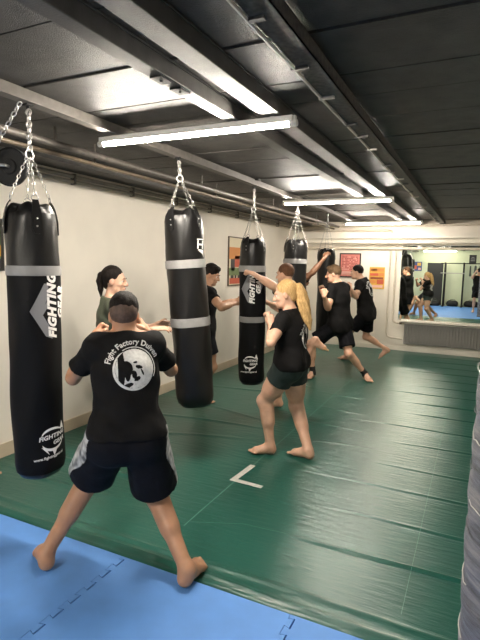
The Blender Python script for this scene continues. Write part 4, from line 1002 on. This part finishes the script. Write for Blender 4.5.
poster('wall_sign', 'black notice high on the rear wall, seen in the mirror', (-.32, YF+.001, 2.17), .30, .40, 'y', None, [(.2, .8, .3, .38, 'printgrey'), (.2, .8, .5, .58, 'printgrey'), (.3, .7, .68, .76, 'printgrey')], 'blackwall').rotation_euler = (0, 0, PI)
poster('wall_poster', 'dark blue and yellow poster on the rear wall, seen in the mirror', (-2.72, YF+.001, 1.80), .42, .44, 'y', None, [(.1, .5, .55, .9, 'yellow'), (.55, .9, .2, .6, 'posterred'), (.1, .4, .1, .35, 'redpale')], 'posterblue').rotation_euler = (0, 0, PI)
# ------------------------------------------------------------ people
DBG = False
def A(el, wr, kind, hd, pn, th): return dict(el=el, wr=wr, kind=kind, hd=hd, pn=pn, th=th)
def Ft(heel, toe, knee): return dict(heel=heel, toe=toe, knee=knee)
P1 = build_person(dict(name='P1', label='man seen from behind on the blue mat in black T-shirt and camo-sided shorts, fists up', base=(-1.69, 1.985), s=1.06, mass=1.0, sw=.78, legm=1.1, tw=.86, ww=1.13, arm=.88, hr=.086, vox=.0062, skin='skA', hair='hdark', style='fade',
    pelvis=(127, 437, -.02), neck=(125.5, 335, .03), head=(124, 315, .06), hs=.91, face=(.05, 1, -.12), rsh=(1, .12, -.02), rhip=(1, 0, 0), shrug=.02,
    armL=A((73, 378, 1), (92.5, 338, 1), 'fist', (.55, .5, .8), (.8, .2, -.2), (.3, -.9, .3)), armR=A((171, 370, 1), (148, 333, 1), 'fist', (-.5, .5, .85), (-.8, .2, -.2), (-.3, -.9, .3)),
    footL=Ft((48, 573), (-.30, .95, 0), (.32, 1, .1)), footR=Ft((182, 590), (.62, .78, 0), (-.22, 1, .1)), hem=.012, loose=.017, shlen=.80, flare=.048, camo=True, sleeve=.66))
P2 = build_person(dict(name='P2', label='woman with dark ponytail and olive T-shirt by the left wall, reaching towards the second bag', base=(-2.82, 3.22), s=.975, fem=True, vox=.0075, skin='skB', hair='hdark', style='ponytail',
    tail=[(0, -.088, .055), (0, -.115, .045), (0, -.125, -.01), (0, -.120, -.08), (0, -.115, -.14)], tailr=[.018, .026, .030, .022, .008],
    pelvis=(115, 358, 0), neck=(109.5, 298.5, 0), head=(114.5, 280.5, 0), face=(1, -.28, -.06), rsh=(.1, -1, 0),
    armR=A((132, 334, -1), (154, 329, -1), 'open', (1, .1, .05), (.1, .3, -1), (.1, 1, .3)), armL=A((135, 332, 1), (156, 325, 1), 'open', (1, .1, .1), (.1, -.8, -.4), (.1, -.3, 1)),
    footL=Ft((112, 446), (1, .3, 0), (1, .1, 0)), footR=Ft((118, 458), (1, -.2, 0), (1, -.1, 0)), tee='teeolive', loose=.017, shlen=.5, hem=-.05))
P3 = build_person(dict(name='P3', label='dark-haired man half behind the second bag, steadying the third with his hand', base=(-2.93, 5.15), s=1.0, vox=.0085, skin='skE', hair='hdark', style='short',
    pelvis=(203.5, 331, 0), neck=(205.5, 286, 0), head=(211.5, 274.5, 0), face=(1, -.25, -.38), rsh=(.25, -1, 0),
    armR=A((221, 307.5, -1), (236, 303, 1), 'flat', (1, .15, .25), (.5, .8, 0), (0, -.2, 1)), armL=A((222, 305, 1), (240, 299, 1), 'flat', (1, -.1, .2), (.4, -.8, 0), (0, .2, 1)),
    footL=Ft((191, 396), (1, .1, 0), (1, .1, 0)), footR=Ft((195, 403), (1, -.2, 0), (1, -.1, 0)), shlen=.62, sleeve=.55))
P4 = build_person(dict(name='P4', label='woman with long blond ponytail in black T-shirt and short dark green shorts, guard up', base=(-1.48, 4.01), s=.985, fem=True, vox=.0066, mass=1.04, legm=1.2, skin='skB', hair='hblond', style='ponytail',
    tail=[(0, -.085, .062), (0, -.118, .058), (0, -.140, .0), (0, -.150, -.07), (.0, -.163, -.15), (.0, -.182, -.24), (.0, -.20, -.32)], tailr=[.020, .035, .046, .050, .047, .036, .012],
    pelvis=(290.5, 364.5, 0), neck=(291, 310, .02), head=(285.5, 294, .02), face=(-1, .08, -.22), rsh=(.30, .95, 0), rhip=(.30, .95, 0), shf=.02,
    armL=A((271, 343, -1), (271, 325, 1), 'fist', (-.15, .2, 1), (-.2, 1, .1), (.9, .1, .2)), armR=A((273, 341, 1), (269, 322, -1), 'fist', (-.2, .0, 1), (-.3, -1, 0), (.9, 0, .2)),
    footL=Ft((275, 454), (-1, -.12, 0), (-.95, .6, 0)), footR=Ft((312.5, 460), (-.86, .5, 0), (-.3, 1, 0)), loose=.016, hem=-.035, shlen=.41, flare=.006, shorts='shortsgreen', sleeve=.58))
P5 = build_person(dict(name='P5', label='man with closely cropped hair jabbing the third bag, half behind the blond woman', base=(-1.95, 5.28), s=.99, vox=.0082, skin='skC', hair='hauburn', style='cropped',
    pelvis=(293, 336, 0), neck=(291, 287, 0), head=(285, 274, 0), face=(-.9, .45, -.12), rsh=(.45, .9, 0), 
    armL=A((274, 286.5, -1), (253.5, 274, -1), 'fist', (-1, .12, .35), (0, .2, -1), (.1, 1, .1)), armR=A((280, 309, 1), (266, 302, 1), 'fist', (-1, -.1, .4), (0, -.4, -1), (0, -1, .3)),
    footL=Ft((282.5, 407), (-1, -.05, -.05), (-1, .1, 0)), footR=Ft((309, 345, .05), (.95, .05, -.35), (-.6, .2, -1)), shlen=.7))
P6 = build_person(dict(name='P6', label='dark-skinned man hidden behind the fourth bag, his arm reaching to the furthest bag', base=(-2.50, 7.12), s=1.0, vox=.009, skin='skD', hair='hdark', style='cropped',
    pelvis=(294, 317, 0), neck=(293, 280, 0), head=(294.5, 269, 0), face=(.95, .3, 0), rsh=(.3, -.95, 0),
    armR=A((312, 273, -1), (324, 258.5, 1), 'grip', (.55, .1, .85), (.7, .7, -.1), (-.7, .5, .3)), armL=A((297, 297, 1), (301, 285, 1), 'grip', (1, .1, .3), (.1, -1, 0), (0, .1, 1)),
    footL=Ft((291, 371), (1, .2, 0), (1, .1, 0)), footR=Ft((292, 377), (1, -.1, 0), (1, -.1, 0)), shlen=.7, facial=False))
P7 = build_person(dict(name='P7', label='fair-haired man in black with black ankle supports and both fists raised', base=(-1.84, 7.28), s=1.06, mass=1.05, vox=.0085, skin='skC', hair='hbrown', style='short', ankles='LR',
    pelvis=(339.5, 325, 0), neck=(338.5, 283.5, 0), head=(333.5, 274, 0), face=(-1, .08, -.15), rsh=(.55, .84, 0), rhip=(.6, .8, 0),
    armL=A((328, 308, -1), (324, 296, -1), 'fist', (-.1, .2, 1), (.2, 1, 0), (.9, -.1, .2)), armR=A((327, 306, 1), (322, 292, 1), 'fist', (-.2, 0, 1), (.1, -1, 0), (.9, .1, .2)),
    footL=Ft((313.5, 377), (-.35, -1, 0), (-1, -.1, 0)), footR=Ft((364, 379), (.35, -1, 0), (-.4, -.6, 0)), shlen=.78, flare=.035, loose=.02, sleeve=.6))
P8 = build_person(dict(name='P8', label='man with dark short hair in black near the back wall, lunging with rear heel lifted', base=(-1.87, 8.75), s=1.05, vox=.009, skin='skC', hair='hdark', style='cropped',
    pelvis=(366.5, 314, 0), neck=(362.5, 279, 0), head=(357, 272, 0), face=(-1, .12, -.15), rsh=(.28, .96, 0), rhip=(.3, .95, 0),
    armL=A((356, 297, -1), (350, 288, -1), 'fist', (-.5, .2, .9), (.2, 1, 0), (.9, -.1, .2)), armR=A((352, 296, 1), (345, 287, 1), 'fist', (-.5, 0, .9), (.1, -1, 0), (.9, .1, .2)),
    footL=Ft((352, 360), (-1, -.1, 0), (-1, .1, 0)), footR=Ft((390.5, 351.5, .33), (-.75, -.1, -.55), (-.9, -.1, 0)), shlen=.72, loose=.019))
P9 = build_person(dict(name='P9', label='person at the left wall beyond the nearest bag, only toes in view', base=(-3.33, 2.18), s=1.0, vox=.011, skin='skC', hair='hbrown', style='cropped',
    pelvis=(-3.36, 2.17, .95, 0), neck=(-3.36, 2.17, 1.47, 0), face=(.9, -.5, 0), rsh=(-.0, -1, 0),
    armR=dict(el=(0, 0, 1), wr=(0, 0, 1), wrw=(-3.30, 1.80, .95), hint=(0, -1, -.5), kind='open', hd=(1, 0, 0), pn=(0, 0, -1), th=(0, 1, 0)), armL=dict(el=(0, 0, 1), wr=(0, 0, 1), wrw=(-3.40, 2.40, .90), hint=(0, 1, -.5), kind='open', hd=(.3, 0, -1), pn=(0, -1, 0), th=(1, 0, 0)),
    footL=dict(heel=(-3.47, 2.37, 0.0, 0), toe=(.92, .05, 0), knee=(1, .2, 0)), footR=dict(heel=(-3.40, 2.02, 0., 0), toe=(1, -.1, 0), knee=(1, -.2, 0)), facial=False))
# the photographer, seen only in the mirror
P10 = build_person(dict(name='P10', label='person taking the picture with a raised phone, seen at the edge of the mirror', base=(-.02, -.78), px=True, s=1.02, vox=.011, skin='skB', hair='hbrown', style='cropped',
    pelvis=(-.02, -.80, .93, 0), neck=(-.02, -.78, 1.47, 0), face=(0, -1, 0), rsh=(-1, 0, 0),
    armR=dict(el=(0, 0, 1), wr=(0, 0, 1), wrw=(.10, -.36, 1.60), hint=(-.6, 0, -1), kind='grip', hd=(.2, -1, .5), pn=(1, 0, 0), th=(0, -.4, .8)), armL=dict(el=(0, 0, 1), wr=(0, 0, 1), wrw=(-.14, -.36, 1.60), hint=(.6, 0, -1), kind='grip', hd=(-.2, -1, .5), pn=(-1, 0, 0), th=(0, -.4, .8)),
    footL=dict(heel=(-.13, -.86, .0, 0), toe=(.15, -1, 0), knee=(0, -1, 0)), footR=dict(heel=(.10, -.86, .0, 0), toe=(-.15, -1, 0), knee=(0, -1, 0)), facial=False)) if True else None
o = empty('phone', (-.02, -.215, 1.68), 'dark phone held up by the photographer, seen in the mirror', 'phone')
MB().bbox(-.038, .038, -.004, .004, -.075, .075, .003).build('phone_body', M['phone'], o); MB().bbox(-.030, -.008, .0041, .0065, .04, .068, .001).build('camera_bump', M['iron'], o)
# ------------------------------------------------------------ shirt prints
def club_print(P, up, right=0., k=1., txt=True):
    R = .118*k
    bms = [poly_bm(arc_band(R*.90, R*1.02, math.radians(118), math.radians(338), 40, taper=.7)+arc_band(R*.96, R*1.0, math.radians(-25), math.radians(122), 26), .02)]
    # inner pale field with the dark crescent left open on the left
    fld = []; n = 64; holes = [(-.30, .12, .16, .10, .3), (.18, .08, .17, .085, -.25), (-.34, -.22, .13, .34, .0), (-.04, -.26, .12, .20, .2), (.10, -.46, .16, .10, .5), (-.30, -.74, .22, .10, .3), (.34, -.16, .045, .16, .4), (.02, .30, .10, .05, .2), (-.62, .0, .16, 1., 0)]
    def solid(x, y):
        if x*x+y*y > .80 or (x+.42)**2+(y*.86)**2 < .10: return False
        for cx, cy, rx, ry, an in holes:
            c_, s_ = math.cos(an), math.sin(an); p, q = (x-cx)*c_+(y-cy)*s_, -(x-cx)*s_+(y-cy)*c_
            if (p/rx)**2+(q/ry)**2 < 1: return False
        return True
    for i in range(n):
        y0 = (-.9+1.8*i/n); y1 = y0+1.8/n; st = None
        for j in range(121):
            x = -.9+1.8*j/120; ok = j < 120 and solid(x, (y0+y1)/2)
            if ok and st is None: st = x
            if not ok and st is not None:
                fld.append([(st*R, y0*R), (x*R, y0*R), (x*R, y1*R), (st*R, y1*R)]); st = None
    bms.append(poly_bm(fld, .03))
    shirt_print(P, bms, 'club_emblem', up, right)
    if txt:
        bm = text_bm('Fight Factory Duiven', .041*k, .0012*k, 0, .012, 1.04); rt = R*1.10
        for v in bm.verts:
            a = PI/2-v.co.x/(rt+.012)*1.0+.10; r = rt+.014*k+v.co.y; v.co = Vector((r*math.cos(a), r*math.sin(a), 0))
        shirt_print(P, [bm], 'club_lettering', up, right)
club_print(P1, -.165, .025, .93)
club_print(P4, -.235, .035, .86, True)
club_print(P8, -.20, .0, 1.0)
club_print(P7, -.20, .0, 1.0) if False else None
# ------------------------------------------------------------ light, camera, look
wd = bpy.data.worlds.new('World'); SC.world = wd; wd.use_nodes = True
wd.node_tree.nodes['Background'].inputs[0].default_value = (.9, .85, .8, 1); wd.node_tree.nodes['Background'].inputs[1].default_value = .02
cam = bpy.data.cameras.new('camera'); co = bpy.data.objects.new('camera', cam); COL.objects.link(co); SC.camera = co
cam.sensor_fit = 'VERTICAL'; cam.sensor_height = 36; cam.lens = FPX/640*36; cam.clip_start = .02; cam.clip_end = 100
m4 = Matrix.Identity(4)
for i in range(3):
    for j in range(3): m4[i][j] = RW[i][j]
m4.translation = Vector(CP); co.matrix_world = m4
vs = SC.view_settings; vs.view_transform = 'Standard'; vs.look = 'None'; vs.exposure = 3.22; vs.gamma = 1; vs.use_curve_mapping = False
SC.cycles.use_denoising = True; SC.cycles.max_bounces = 10; SC.cycles.diffuse_bounces = 5; SC.cycles.sample_clamp_indirect = 6
